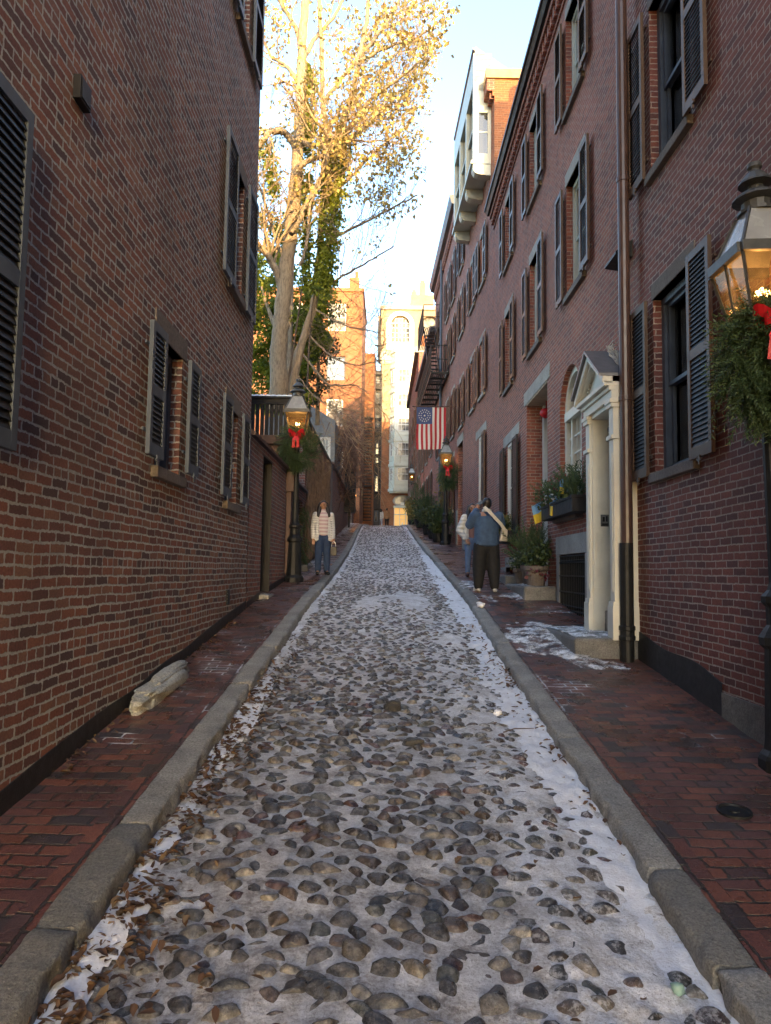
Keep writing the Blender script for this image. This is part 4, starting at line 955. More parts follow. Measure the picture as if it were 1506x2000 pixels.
for z in (3.9,6.6,9.3):
    m=MB()
    for o in (.06,.66): m.obox(fx.P(o,z,.1),Zv*2.7+fx.N*.55,fx.U*.03,fx.N*.12)
    for k_ in range(11): fx.box(m,.08,.66,z+.24*k_,z+.24*k_+.06,.1+.05*k_,.3+.05*k_)
    B(m,'stair',M['blackm'],fe2)
db=thing('apartment_building','narrow dark stair tower with lit windows and iron balconies at the street end','building',(-1.1,67,4.2))
fd=Fac((-.76,66.5,0),(-1,0,0),(0,-1,0))
wz=[(4.4,5.4),(7.1,8.6),(9.6,10.3),(10.5,11.6),(13.0,14.2),(15.2,16.2),(17.0,17.8)]
ops=[(.15,.52,a,b) for a,b in wz]
m=MB();fd.wall(m,0,.72,2,18.2,ops,.2);shell(m,fd,0,.72,2,18.2,5);B(m,'wall',simple('very dark brick',(.05,.045,.042),.8),db)  # wall has one even near-black base colour
for i,(a,b,c,d) in enumerate(ops): window(fd,db,a,b,c,d,mat=M['slate'],mun=(2,2),glass=M['coolwin'] if i in(1,2,3) else M['glassc'])
m=MB()
for z in np.arange(5.6,20.6,1.35):
    fd.box(m,.02,.7,z,z+.04,.0,.35)
    for k_ in range(7): fd.box(m,.03+k_*.105,.05+k_*.105,z,z+.7,.33,.35)
    fd.box(m,.02,.7,z+.7,z+.74,.32,.36)
for u in (.03,.66): fd.box(m,u,u+.03,4.8,21.2,.3,.34)
B(m,'balcony_frame',M['blackm'],db)
eb=thing('apartment_building','tall buff brick apartment house with white bay windows closing the street','building',(2,74.5,4.35))
fe_=Fac((-1.0,74,0),(1,0,0),(0,-1,0))
ops=[(1.0,2.9,23.2,26.0,'arch'),(4.0,6.0,23.0,26.0,'arch'),(1.55,3.1,3.2,6.5)]
m=MB();fe_.wall(m,0,9,21.6,26.6,ops[:2],.5);fe_.q(m,[(0,21.6,0),(0,21.6,-.0),(9,21.6,0)][:0] or [(0,26.6,0),(9,26.6,0),(9,26.6,-8),(0,26.6,-8)])
m.quad(fe_.P(0,15.5,-8),fe_.P(0,15.5,0),fe_.P(0,26.6,0),fe_.P(0,26.6,-8))
fe_.wall(m,0.1,9,15.0,21.6,[],.2);B(m,'upper_wall',M['brickY'],eb)
m=MB();fe_.wall(m,0.1,9,2,15.0,[ops[2]],.4);m.quad(fe_.P(.1,2,-8),fe_.P(.1,2,0),fe_.P(.1,21.6,0),fe_.P(.1,21.6,-8));B(m,'wall',M['brickO'],eb)
m=MB();fe_.box(m,-.15,9.1,26.6,27.0,-8,.2);fe_.box(m,-.08,1.1,21.3,22.2,-.1,.2);fe_.box(m,3.2,9,21.3,22.2,-.1,.2);fe_.box(m,.0,9,20.95,21.3,-.1,.12);B(m,'cornice',M['limestone'],eb)
m=MB();cu,sp=1.95,25.05
for i in range(16):
    a0,a1=math.pi*i/16,math.pi*(i+1)/16
    m.prism([fe_.P(cu-r_*math.cos(q),sp+r_*math.sin(q),0) for r_,q in ((.98,a0),(1.4,a0),(1.4,a1),(.98,a1))],fe_.N*.08)
fe_.box(m,.55,.97,22.4,sp,0,.08);fe_.box(m,2.93,3.35,22.4,sp,0,.08);fe_.box(m,1,2.9,22.2,23.2,-.1,.06);B(m,'arch_trim',M['white'],eb)
m=MB()
for i in range(6): u=1.05+i*.36;fe_.box(m,u,u+.06,23.2,25.9,-.4,-.34)
for z in np.arange(23.3,26,.5): fe_.box(m,1,2.9,z,z+.06,-.4,-.345)
awn=B(m,'arched_window',M['white'],eb);m=MB();fe_.box(m,.95,2.95,23.2,26,-.5,-.42);fe_.box(m,3.95,6.05,23,26,-.5,-.42);B(m,'pane',M['glassc'],awn)
# bay
m=MB();bw0,bw1=1.0,3.45;bo=1.0
P_=lambda z:[fe_.P(bw0,z,0),fe_.P(bw0+.5,z,bo),fe_.P(bw1-.15,z,bo),fe_.P(bw1+.35,z,0)]
def baybox(z0,z1,g):
    p=[fe_.P(bw0-g,z0,0),fe_.P(bw0+.5-g*.6,z0,bo+g),fe_.P(bw1-.15+g*.6,z0,bo+g),fe_.P(bw1+.35+g,z0,0)];m.prism(p,Zv*(z1-z0))
baybox(7.9,21.9,0)
for z in np.arange(7.9,21,2.48): baybox(z,z+.28,.1);baybox(z+.62,z+.68,.05)
baybox(21.9,22.3,.15);baybox(7.75,7.9,-.05)
bay=B(m,'bay',M['sage'],eb)
fbay=Fac(fe_.P(bw0+.5,0,bo),(1,0,0),(0,-1,0));fside=Fac(fe_.P(bw0,0,0),(.5,-1,0),(-1,-.5,0))
for i,z in enumerate(np.arange(8.9,21,2.48)):
    for ff_,a,b in ((fbay,.3,1.5),(fside,.3,.85)):
        m=MB();t=.08
        ff_.box(m,a,a+t,z,z+1.35,.0,.06);ff_.box(m,b-t,b,z,z+1.35,0,.06);ff_.box(m,a+t,b-t,z,z+t,0,.06);ff_.box(m,a+t,b-t,z+1.27,z+1.35,0,.06);ff_.box(m,a+t,b-t,z+.64,z+.71,0,.055)
        for k_ in range(1,3): u=a+(b-a)*k_/3;ff_.box(m,u-.015,u+.015,z+t,z+1.27,.01,.04)
        wn_=B(m,'window',M['white'],bay);m=MB();ff_.box(m,a+.02,b-.02,z+.02,z+1.33,.005,.02);B(m,'pane',M['glassc'],wn_)
# entrance, oval, sign
m=MB()
for i in range(20):
    a0,a1=2*math.pi*i/20,2*math.pi*(i+1)/20
    m.prism([fe_.P(2.35+rx*math.cos(q),7.0+rx*.62*math.sin(q),0) for rx,q in ((.72,a0),(.95,a0),(.95,a1),(.72,a1))],fe_.N*.1)
ov=B(m,'oval_window',M['limestone'],eb);m=MB();m.poly([fe_.P(2.35+.72*math.cos(2*math.pi*i/20),7.0+.45*math.sin(2*math.pi*i/20),.03) for i in range(20)]);B(m,'pane',M['glassc'],ov)
m=MB();fe_.box(m,1.5,3.15,6.3,6.5,-.1,.2)
for u in (1.55,2.1,2.7,3.05): fe_.box(m,u,u+.06,3.5,6.3,-.1,0)
fe_.box(m,1.55,3.1,5.6,5.68,-.1,.01)
for z in (4.6,5.1): fe_.box(m,2.16,2.7,z,z+.03,-.1,-.02)
en=B(m,'entrance_frame',M['sage'],eb);m=MB();fe_.box(m,1.5,3.15,3.4,6.4,-.3,-.14);B(m,'pane',M['warmwin'],en)
m=MB();fe_.box(m,2.2,2.55,6.55,6.85,0,.04);B(m,'number_plate',M['white'],eb);
m=MB();fe_.box(m,2.36,2.46,4.55,4.85,-.05,-.02);B(m,'notice',M['white'],en)
m=MB();fe_.box(m,3.0,5.4,27,28.6,-4,-1);fe_.box(m,-.4,1.0,23.5,27.5,-9,-4.2);B(m,'penthouse',M['brickY'],eb)
for (u0,u1,z1) in ((3.1,3.7,29.4),(3.95,4.6,30.4)):
    m=MB();fe_.box(m,u0,u1,28.6,z1,-3,-2.3);fe_.box(m,u0+.1,u1-.1,z1,z1+.3,-2.9,-2.4);B(m,'chimney',M['brickY'],eb)
m=MB()
for u in np.arange(.2,2.8,.4): fe_.box(m,u,u+.04,27,27.9,-1.5,-1.46)
fe_.box(m,.2,2.8,27.9,27.94,-1.5,-1.46);B(m,'roof_rail',M['blackm'],eb)
# grey roof dormer building with white window behind the garden walls
gb=thing('garden_house','grey gabled garden house with tall white window behind the brick wall','house',(-3.4,31,2))
m=MB();fg=Fac((-2.3,31,0),(-1,0,0),(0,-1,0));fg.wall(m,0,3,0,6.3,[(.18,.62,4.0,5.6)],.1);m.quad(fg.P(0,0,-5),fg.P(0,0,0),fg.P(0,6.3,0),fg.P(0,6.3,-5));m.prism([fg.P(0,6.3),fg.P(3,6.3),fg.P(1.5,7.2)],(0,5,0));B(m,'wall',simple('grey clapboard',(.16,.17,.18),.7),gb)
window(fg,gb,.18,.62,4.0,5.6,mat=M['white'],glass=glassm('pale glass',(.35,.38,.4)),rec=.02,mun=(2,3))

# ------------------------------------------------------------------ camera model
FPX=1450.
CY=Vector((4/FPX,-115/FPX,-1)).normalized();CZ=Vector((251,18000,0));CZ=(CZ-CY*CZ.dot(CY)).normalized();CX=CY.cross(CZ)
CM=Matrix((CX,CY,CZ))
def at(u,v,d):
    r=CM@Vector(((u-753)/FPX,-(v-1000)/FPX,-1));return r*(d/r.y)
# ------------------------------------------------------------------ foliage kit
def leaves(P,size,mat,name,parent=None,kind=None,droop=0,asp=.5,loc=None,local=False):
    P=np.asarray(P,float);n=len(P)
    a=rng.normal(size=(n,3));a[:,2]-=droop;a/=np.linalg.norm(a,axis=1)[:,None]
    b=rng.normal(size=(n,3));b-=a*(a*b).sum(1)[:,None];b/=np.linalg.norm(b,axis=1)[:,None];c=np.cross(a,b)
    s=(size*rng.uniform(.65,1.3,n))[:,None]
    v=np.stack([P,P+a*s*.5+b*s*asp+c*s*.12,P+a*s*1.05-c*s*.06,P+a*s*.5-b*s*asp+c*s*.12],1).reshape(-1,3)
    f=np.arange(4*n).reshape(-1,4)
    o=npmesh(name,v,f,mat,loc=loc)
    if parent is not None:
        if local:o.parent=parent
        else:att(o,parent)
    return o
def clump(c,r,n,sh=.35):
    d=rng.normal(size=(n,3));d/=np.linalg.norm(d,axis=1)[:,None]
    return np.asarray(c)+d*np.asarray(r)*(rng.uniform(sh,1,n)**.6)[:,None]
def sprig_tpl(n=22,L=1.0):
    v=[];f=[]
    for i in range(n):
        t=.08+.9*i/n;ang=i*2.4;le=.26*(1-.45*t)
        o=np.array([t*L,0,0]);d=np.array([.75,math.cos(ang)*.8,math.sin(ang)*.8]);d/=np.linalg.norm(d)
        w=np.cross(d,[math.sin(ang),.3,math.cos(ang)]);w/=np.linalg.norm(w)
        k_=len(v);v+=[o-w*.022,o+w*.022,o+d*le];f.append((k_,k_+1,k_+2))
    k_=len(v);v+=[np.array([0,-.02,0]),np.array([0,.02,0]),np.array([L,0,0])];f.append((k_,k_+1,k_+2))
    return np.array(v),np.array(f)
SPV,SPF=sprig_tpl()
def sprigs(P,Dr,size,mat,name,parent=None,local=False,loc=None):
    vs=[];fs=[];k_=0
    for p,d,s in zip(P,Dr,size):
        d=np.asarray(d,float);d/=np.linalg.norm(d)+1e-9;a=np.cross(d,rng.normal(size=3));a/=np.linalg.norm(a)+1e-9;b=np.cross(d,a)
        vs.append(np.asarray(p)+(SPV@np.stack([d,a,b]))*s);fs.append(SPF+k_);k_+=len(SPV)
    o=npmesh(name,np.concatenate(vs),np.concatenate(fs),mat,loc=loc)
    if parent is not None:
        if local:o.parent=parent
        else:att(o,parent)
    return o
# ------------------------------------------------------------------ gas lamps
k=NT('lantern glass');tr=k.n('ShaderNodeBsdfTransparent');tr.inputs[0].default_value=(.86,.66,.4,1);gl=k.n('ShaderNodeBsdfGlossy');gl.inputs['Roughness'].default_value=.06  # amber pane tint stands in for golden reflections in the glass
fr_=k.n('ShaderNodeFresnel');fr_.inputs[0].default_value=1.4;mx=k.n('ShaderNodeMixShader');k.l(k.math('MULTIPLY',fr_.outputs[0],.45),mx.inputs[0])
df=k.n('ShaderNodeBsdfTranslucent');df.inputs[0].default_value=(.8,.55,.28,1);dd_=k.n('ShaderNodeBsdfDiffuse');dd_.inputs[0].default_value=(.5,.33,.17,1);m1=k.n('ShaderNodeMixShader');m1.inputs[0].default_value=.5;k.l(df.outputs[0],m1.inputs[1]);k.l(dd_.outputs[0],m1.inputs[2])
m2=k.n('ShaderNodeMixShader');k.l(k.ramp(k.noise(9,4,.6,k.obj()),[(.4,(.06,)*3),(.65,(.22,)*3)]),m2.inputs[0]);k.l(tr.outputs[0],m2.inputs[1]);k.l(m1.outputs[0],m2.inputs[2]);k.l(m2.outputs[0],mx.inputs[1]);k.l(gl.outputs[0],mx.inputs[2]);k.l(mx.outputs[0],k.out.inputs[0]);M['lglass']=k.m
M['opal']=simple('opal lantern glass',(.3,.31,.31),.25,.15,5,bump=0)
def sqfr(m,z0,w0,z1,w1,t):
    for sx in(-1,1):
        for sy in(-1,1): m.tube([(sx*w0,sy*w0,z0),(sx*w1,sy*w1,z1)],t,4)
def lantern(root,zb,lit=True,sc=1.0):
    """lantern with bottom at zb, about 1.25 m tall"""
    S_=lambda z:zb+z*sc
    m=MB();b,e=.135*sc,.245*sc
    sqfr(m,S_(.04),b,S_(.58),e-.01,.013*sc)
    def ring(z,w,h,t): 
        for s in(-1,1): m.box(-w,w,s*w-t,s*w+t,S_(z),S_(z+h));m.box(s*w-t,s*w+t,-w+t,w-t,S_(z)+.0007,S_(z+h)-.0007)
    ring(0,b,.05,.016*sc);ring(.56,e,.07,.02*sc);m.box(-b*.9,b*.9,-b*.9,b*.9,S_(.0),S_(.03))
    sqfr(m,S_(.63),e-.02*sc,S_(.93),.1*sc,.012*sc)
    m.lathe([(.13*sc,0),(.13*sc,.02*sc),(.1*sc,.03*sc),(.1*sc,.08*sc),(.16*sc,.1*sc),(.155*sc,.115*sc),(.09*sc,.16*sc),(.055*sc,.17*sc),(.05*sc,.2*sc),(.115*sc,.215*sc),(.11*sc,.23*sc),(.06*sc,.29*sc),(.04*sc,.3*sc),(.035*sc,.32*sc),(.05*sc,.335*sc),(.045*sc,.365*sc),(.01*sc,.38*sc)],(0,0,S_(.92)),14)
    for sx in(-1,1): m.tube([(sx*.05*sc,0,S_(-.12)),(sx*.16*sc,0,S_(-.1)),(sx*(e+.0),0,S_(.57))],.011*sc,5)
    m.lathe([(.05*sc,-.16*sc),(.07*sc,-.1*sc),(.1*sc,-.03*sc),(.11*sc,.0)],(0,0,zb),10)
    lan=m.build('lantern',M['lampm'],root)
    m=MB()
    for (dx,dy) in ((1,0),(-1,0),(0,1),(0,-1)):
        px_,py_=-dy,dx
        q=lambda w,z,s:(dx*w+px_*w*s,dy*w+py_*w*s,S_(z))
        m.quad(q(b-.004,.05,-.95),q(b-.004,.05,.95),q(e-.016,.57,.95),q(e-.016,.57,-.95))
    m.build('pane',M['lglass'],lan)
    m=MB()
    for (dx,dy) in ((1,0),(-1,0),(0,1),(0,-1)):
        px_,py_=-dy,dx
        q=lambda w,z,s:(dx*w+px_*w*s,dy*w+py_*w*s,S_(z))
        m.quad(q(e-.026*sc,.63,-1),q(e-.026*sc,.63,1),q(.1*sc,.92,1),q(.1*sc,.92,-1))
    m.build('roof_pane',M['opal'],lan)
    m=MB();m.tube([(0,0,S_(.03)),(0,0,S_(.32))],.012*sc,6);m.build('burner',M['lampm'],lan)
    m=MB()
    for a_ in (0,2.1,4.2): m.ball((.035*sc*math.cos(a_),.035*sc*math.sin(a_),S_(.36)),.02*sc,8,6,(1,1,1.5))
    m.build('flame',M['mantle'],lan)
    if lit:
        L_=bpy.data.lights.new('gas_light','POINT');L_.energy=lit;L_.color=(1,.58,.22);L_.shadow_soft_size=.04;lo_=bpy.data.objects.new('gas_light',L_);COL.objects.link(lo_);lo_.parent=lan;lo_.location=(0,0,S_(.44))
def lamp_post(label,loc,sc=1.0,group=None):
    r=thing('street_lamp',label,'street lamp',loc,0,group);m=MB();n=10
    m.lathe([(.2,-.15),(.2,.07),(.185,.1),(.16,.13),(.15,.2),(.125,.72),(.12,.78),(.15,.81),(.155,.86),(.13,.9),(.1,.94),(.1,1.06),(.125,1.09),(.125,1.13),(.085,1.17),(.07,1.22),(.052,2.66),(.05,2.8)],(0,0,0),12)
    m.v=[(x*sc,y*sc,z*sc) for x,y,z in m.v];m.build('post',M['blackm'],r)
    lantern(r,2.84*sc,.8,sc);return r
def wreath(label,loc,Rr,rz=0,bow=True,drop=.1,n=420):
    w=thing('wreath',label,'wreath',loc,rz,None);n=int(n*1.5)
    P=[];Dd=[];Sz=[]
    for i in range(n):
        a=rnd.random()*2*math.pi;q=rnd.random()*2*math.pi;mi=Rr*.36
        c=np.array([math.cos(a)*Rr*.62,0,math.sin(a)*Rr*.72]);o=np.array([math.cos(a)*math.cos(q),math.sin(q),math.sin(a)*math.cos(q)])
        t=np.array([-math.sin(a),0,math.cos(a)])
        P.append(c+o*mi*rnd.uniform(.2,.75));Dd.append(o*rnd.uniform(.4,1)+t*rnd.uniform(.3,.9)+np.array([0,-.15,-.2]));Sz.append(Rr*rnd.uniform(.32,.62))
    for i in range(int(n*drop)): P.append(np.array([rnd.gauss(0,Rr*.3),rnd.gauss(0,.05),-Rr*.75]));Dd.append(np.array([rnd.gauss(0,.3),rnd.gauss(0,.2),-1]));Sz.append(Rr*rnd.uniform(.4,.7))
    sprigs(P,Dd,Sz,M['needle'],'foliage',w,True)
    if bow:
        m=MB();y=-Rr*.42;zc=Rr*.5
        def loopr(sx,sz,l):
            pts=[];N=10
            for i in range(N+1):
                t=i/N;pts.append(Vector((sx*l*math.sin(math.pi*t)*(1 if t<.5 else 1),y-.06*math.sin(2*math.pi*t),zc+sz*l*math.sin(math.pi*t)+.035*math.sin(2*math.pi*t))))
            for i in range(N): 
                a,b=pts[i],pts[i+1];h_=Vector((0,-.03,.04))*(Rr/.45) ;m.quad(a-h_,b-h_,b+h_,a+h_)
        L=Rr*.4;B0=Rr/.45
        loopr(1,.35,L);loopr(-1,.35,L);loopr(.75,-.15,L*.8);loopr(-.75,-.15,L*.8);m.ball((0,y-.02,zc),.03*B0,8,6)
        for sx in (-.35,.3):
            p=[Vector((0,y-.02,zc)),Vector((sx*.12,y-.05,zc-Rr*.25)),Vector((sx*.3*Rr*1.2,y-.03,zc-Rr*.62))]
            for a,b in zip(p[:-1],p[1:]): m.quad(a-Vector((.028*B0,0,0)),a+Vector((.028*B0,0,0)),b+Vector((.036*B0,.01,0)),b-Vector((.036*B0,.01,0)))
        m.build('bow',M['red'],w)
    return w
lamp_post('black gas street lamp close by on the right, cut off by the photo edge',(2.78,5.2,float(zr(5.2))),1.045,None).rotation_euler=(0,R(-2),0)
wreath('fir wreath with red bow under the nearest lantern',(2.71,5.05,float(zr(5.2))+2.82),.42,R(-28),True,.06,1100)
lamp_post('black gas street lamp on the left pavement behind the house corner',(-1.86,14.8,float(zl(14.8))),.99,None)
wreath('fir wreath with red bow under the lantern left of the lane',(-1.82,14.62,float(zl(14.8))+2.68),.4,R(-4))
lamp_post('gas street lamp overlapping the flag on the right pavement',(2.16,28,float(zr(28))),1.0,None)
wreath('round fir wreath with red bow under the lantern beside the flag',(2.3,27.85,float(zr(28))+2.62),.44,R(-25))
lb=thing('wall_lamp','lantern on an iron arm fixed to the last brick house','wall lamp',tuple(at(804,941,52)));lantern(lb,0,0,1.0)
m=MB();m.tube([(0,0,-.1),(.1,0,-.12),(.75,0,-.12)],.025,6);m.tube([(0,0,-.25),(0,0,0)],.03,6);m.build('arm',M['blackm'],lb)
lp=lamp_post('small far gas street lamp at the top of the lane on the left',(-2.25,57,float(zl(57))),.86,None)
m=MB();p=at(693,967,44);m.ball(p,.09,8,6);o=m.build('wall_light',emit('amber bulb',(1,.4,.1),5));tag(o,'tiny amber light on the long garden wall','wall light')
# ------------------------------------------------------------------ flag
p=at(872,797,28.3);q=at(814,795,28.3);fw=1.13;fh=1.64
k=NT('cotton flag red');k.base((.42,.025,.035));k.rough(.85);M['fr']=k.m
k=NT('cotton flag white');k.base((.62,.6,.56));k.rough(.85);M['fw']=k.m
k=NT('cotton flag blue');k.base((.06,.085,.2));k.rough(.85);M['fb']=k.m
fl_=thing('flag','american flag with a ring of stars hanging upright from a wall pole','flag',tuple(q))
def fy(s,t): return .05*t*math.sin(s*9+t*1.5)+.02*math.sin(s*23)*t
def fpt(s,t,o=0): return (s*fw+.012*math.sin(t*7+s*4)*t,fy(s,t)+o,-t*fh-.02*math.sin(s*5)*t)
m=MB();ns=65;nt=30
for i in range(ns):
    for j in range(nt):
        s0,s1,t0,t1=i/ns,(i+1)/ns,j/nt,(j+1)/nt
        st=int(i/ns*13)
        inb=(i+.5)/ns<7/13 and (j+.5)/nt<.4
        m.cur=2 if inb else (0 if st%2==0 else 1)
        m.quad(fpt(s0,t1),fpt(s1,t1),fpt(s1,t0),fpt(s0,t0))
m.build('cloth',[M['fr'],M['fw'],M['fb']],fl_)
m=MB()
def star(s,t,r):
    c=Vector(fpt(s,t,-.006));pts=[c+Vector((math.sin(i*math.pi/5)*(r if i%2==0 else r*.42),0,math.cos(i*math.pi/5)*(r if i%2==0 else r*.42))) for i in range(10)]
    for i in range(10): m.tri(c,pts[(i+1)%10],pts[i])
for nst,rr in ((16,.88),(10,.55),(1,0)):
    for i in range(nst): a=2*math.pi*i/nst;star(.27+.22*rr*math.cos(a),.2+.155*rr*math.sin(a),.032 if nst>1 else .05)
m.build('star_ring',M['fw'],fl_)
m=MB();pe=f3r.P(8.3,float(q.z)+.02,0);m.tube([q+Vector((-.1,0,.02)),Vector((pe.x,pe.y-.1,q.z+.03)),Vector((pe.x,pe.y,q.z-.25))],.02,6);m.ball(q+Vector((-.13,0,.02)),.04);att(m.build('pole',M['brownm']),fl_)
# ------------------------------------------------------------------ planters and shrubs
def wbox(label,f,u0,u1,z0,z1,o1):
    c=f.P((u0+u1)/2,z0,o1/2);t=thing('window_box',label,'window box',tuple(c))
    m=MB();f.box(m,u0,u1,z0,z1,0.01,o1);f.box(m,u0-.015,u1+.015,z1-.04,z1+.01,.012,o1+.015);att(m.build('box',M['black'],bevel=.008),t)
    m=MB();f.box(m,u0+.03,u1-.03,z1-.02,z1+.015,.04,o1-.03);att(m.build('soil',M['tar']),t);return t
def boxpts(f,u0,u1,z0,z1,o0,o1,n): return np.array([f.P(rnd.uniform(u0,u1),rnd.uniform(z0,z1),rnd.uniform(o0,o1)) for _ in range(n)])
t=wbox('black window box with winter greenery and berries under the arched window',f2,10.4,12.5,.87,1.1,.26)
P=boxpts(f2,10.4,12.5,1.1,1.3,.02,.3,160);sprigs(P,[np.array([rnd.gauss(-.5,.4),rnd.gauss(0,.5),rnd.uniform(.2,1)]) for _ in P],[rnd.uniform(.14,.34) for _ in P],M['needle'],'fir_sprigs',t)
P=boxpts(f2,10.4,11.2,1.1,1.35,.02,.22,45);sprigs(P,[np.array([rnd.gauss(-.2,.3),rnd.gauss(0,.3),1]) for _ in P],[rnd.uniform(.2,.4) for _ in P],M['needle'],'cypress',t)
leaves(boxpts(f2,10.5,12.5,1.08,1.3,.0,.36,260),.06,M['shrub'],'leaves',t)
m=MB()
for _ in range(70): m.ball(f2.P(rnd.uniform(10.9,12.4),rnd.uniform(1.15,1.5),rnd.uniform(.05,.33)),.017,6,4)
att(m.build('berries',M['berry']),t)
leaves(boxpts(f2,11.2,12.3,1.1,1.3,.15,.36,50),.05,M['snow'] and simple('silver leaves',(.4,.42,.42),.7),'silver_leaves',t)
t2=wbox('small window box with trailing greens beside the black shutter',f2,16.5,17.8,.68,.93,.24)
P=boxpts(f2,16.5,17.8,.93,1.1,.02,.28,110);sprigs(P,[np.array([rnd.gauss(-.5,.4),rnd.gauss(-.2,.5),rnd.uniform(.1,1)]) for _ in P],[rnd.uniform(.16,.4) for _ in P],M['shrub'],'fir_sprigs',t2)
leaves(boxpts(f2,16.5,17.8,.9,1.3,.02,.34,200),.07,M['grassy'],'grass_leaves',t2)
def pennant(label,p,w,h,tilt,top,bot):
    r=thing('small_flag',label,'small flag',tuple(p),tilt)
    m=MB();n=6
    for i in range(n):
        for j in range(4):
            g=lambda a,b:(a/n*w*(1-.35*b/4),.03*math.sin(a*1.1+b*.5),-b/4*h-.25*a/n*h)
            m.cur=0 if j<2 else 1;m.quad(g(i,j+1),g(i+1,j+1),g(i+1,j),g(i,j))
    m.build('cloth',[top,bot],r);m=MB();m.tube([(0,0,-h*1.2),(0,0,.04)],.006,5);m.build('stick',M['brownm'],r);return r
pennant('small blue and yellow flag drooping at the far end of the window box',f2.P(12.55,1.22,.22),.2,.32,R(150),M['blue'],M['yellow'])
pennant('small blue and yellow flag hanging over the middle of the window box',f2.P(11.75,1.24,.3),.26,.3,R(-60),M['blue'],M['yellow'])
pennant('small blue and yellow flag among sprigs at the near end of the window box',f2.P(10.95,1.4,.28),.2,.2,R(-100),M['blue'],M['yellow'])
# white and coloured petals of the stoop pots
def pot(label,c,r,h,shrub_r,kind,rim=True):
    t=thing('potted_shrub',label,'potted plant',c)
    m=MB();m.lathe([(r*.72,0),(r*.95,h*.75),(r,h*.76),(r*1.06,h*.8),(r*1.06,h),(r*.92,h),(r*.9,h*.93),(.01,h*.93)],(0,0,0),18);m.build('pot',M['brownstone'],t)
    return t
t=pot('stone pot with tall dark evergreen standing on the granite stoop',tuple(f2.P(13.2,-.22,.28)),.2,.36,.3,0)
P=clump((0,0,.62),(.3,.3,.3),230);sprigs(P,P-np.array([0,0,.35]),rng.uniform(.16,.36,len(P)),M['needle'],'shrub',t,True)
t=pot('stone pot with leafy green shrub and dark red trim on the granite stoop',tuple(f2.P(12.75,-.22,.3)),.2,.34,.3,0)
leaves(clump((0,0,.52),(.27,.27,.23),600,.2),.055,M['shrub'],'shrub',t,None,0,.5,None,True);leaves(clump((0,-.12,.2),(.24,.14,.14),50),.06,simple('wine red leaves',(.09,.01,.02),.6),'red_leaves',t,local=True)
t=pot('low pot with snowy white flowers at the stoop edge behind the man',tuple(f2.P(13.9,-.22,.3)),.19,.3,.3,0)
leaves(clump((0,0,.42),(.27,.27,.2),500,.2),.055,M['shrub'],'shrub',t,local=True);leaves(clump((0,-.05,.5),(.22,.2,.14),70),.05,M['white'],'flowers',t,local=True)
def bush(label,c,r,n,mat,sz,tub=True,fir=False,group=None):
    t=thing('evergreen_shrub',label,'shrub',c,0,group)
    if tub: m=MB();m.lathe([(r[0]*.5,0),(r[0]*.62,.3),(r[0]*.66,.34),(.01,.32)],(0,0,0),12);m.build('tub',M['blackm'],t)
    zz=.3+r[2]*.85
    P=np.concatenate([clump((rnd.gauss(0,r[0]*.3),rnd.gauss(0,r[1]*.3),zz+rnd.gauss(0,r[2]*.3)),np.array(r)*rnd.uniform(.5,.85),n//6) for _ in range(6)])
    if fir: sprigs(P[::4],P[::4]-np.array([0,0,zz-.2]),rng.uniform(.2,.45,len(P[::4])),mat,'foliage',t,True)
    else: leaves(P,sz,mat,'foliage',t,local=True)
    m=MB();m.tube([(0,0,.2),(0,0,zz)],.025,6);m.build('stem',M['twig'],t);return t
def gz(x,y): return (x,y,float(zr(y)))
bush('bright green shrub in black tub right beside the lamp by the flag',gz(1.98,29.2),(.42,.42,.45),900,M['shrub'],.08)
bush('feathery fir in tub between lamp post and brick wall',gz(2.3,28.9),(.3,.3,.5),700,M['needle'],.1,True,True)
bush('broad dark boxwood a little up the lane from the flag lamp',gz(1.95,31),(.5,.5,.55),1000,M['shrub'],.08)
bush('dark rounded boxwood, second in the row behind the flag lamp',gz(1.85,33.5),(.5,.6,.6),1000,M['shrub'],.08)
bush('tall loose fir in the shrub row by the brick wall',gz(1.95,36),(.45,.5,.9),1000,M['needle'],.1,True,True)
bush('dark shrub near the crest of the lane on the right',gz(1.75,39.5),(.5,.6,.7),1000,M['shrub'],.1)
bush('tallest dark evergreen climbing beside the bracket lantern',gz(1.8,44),(.45,.7,1.3),1300,M['needle'],.14,True,True)
bush('brown green bush at the top of the lane next to the entrance',gz(1.75,52),(.6,.8,.9),900,M['grassy'],.14)
t=wbox('window box with tall ochre grass and trailing ivy beyond the flag',f4,2.9,4.4,2.0,2.3,.35)
leaves(boxpts(f4,3,4.3,2.3,4.2,.05,.35,260),.16,M['grassy'],'grass_leaves',t,droop=-1,asp=.16);leaves(boxpts(f4,2.9,4.4,1.3,2.5,.1,.5,420),.09,M['shrub'],'leaves',t)
t=wbox('window box spilling dark greens on the lower house by the bracket lantern',f5,1.0,2.4,2.9,3.15,.35)
leaves(boxpts(f5,.9,2.5,2.0,3.9,.05,.5,500),.11,M['shrub'],'leaves',t)
# garland in the left doorway
gd=thing('door_garland','fir garland hanging down the second garden doorway','garland',tuple(fM.P(17.45,0,.05)))
P=np.array([fM.P(18.45+rnd.gauss(0,.08),rnd.uniform(-.1,1.6),rnd.uniform(-.1,.12)) for _ in range(150)]);sprigs(P,[np.array([rnd.gauss(.3,.5),rnd.gauss(0,.5),-1]) for _ in P],rng.uniform(.15,.35,150),M['needle'],'foliage',gd)
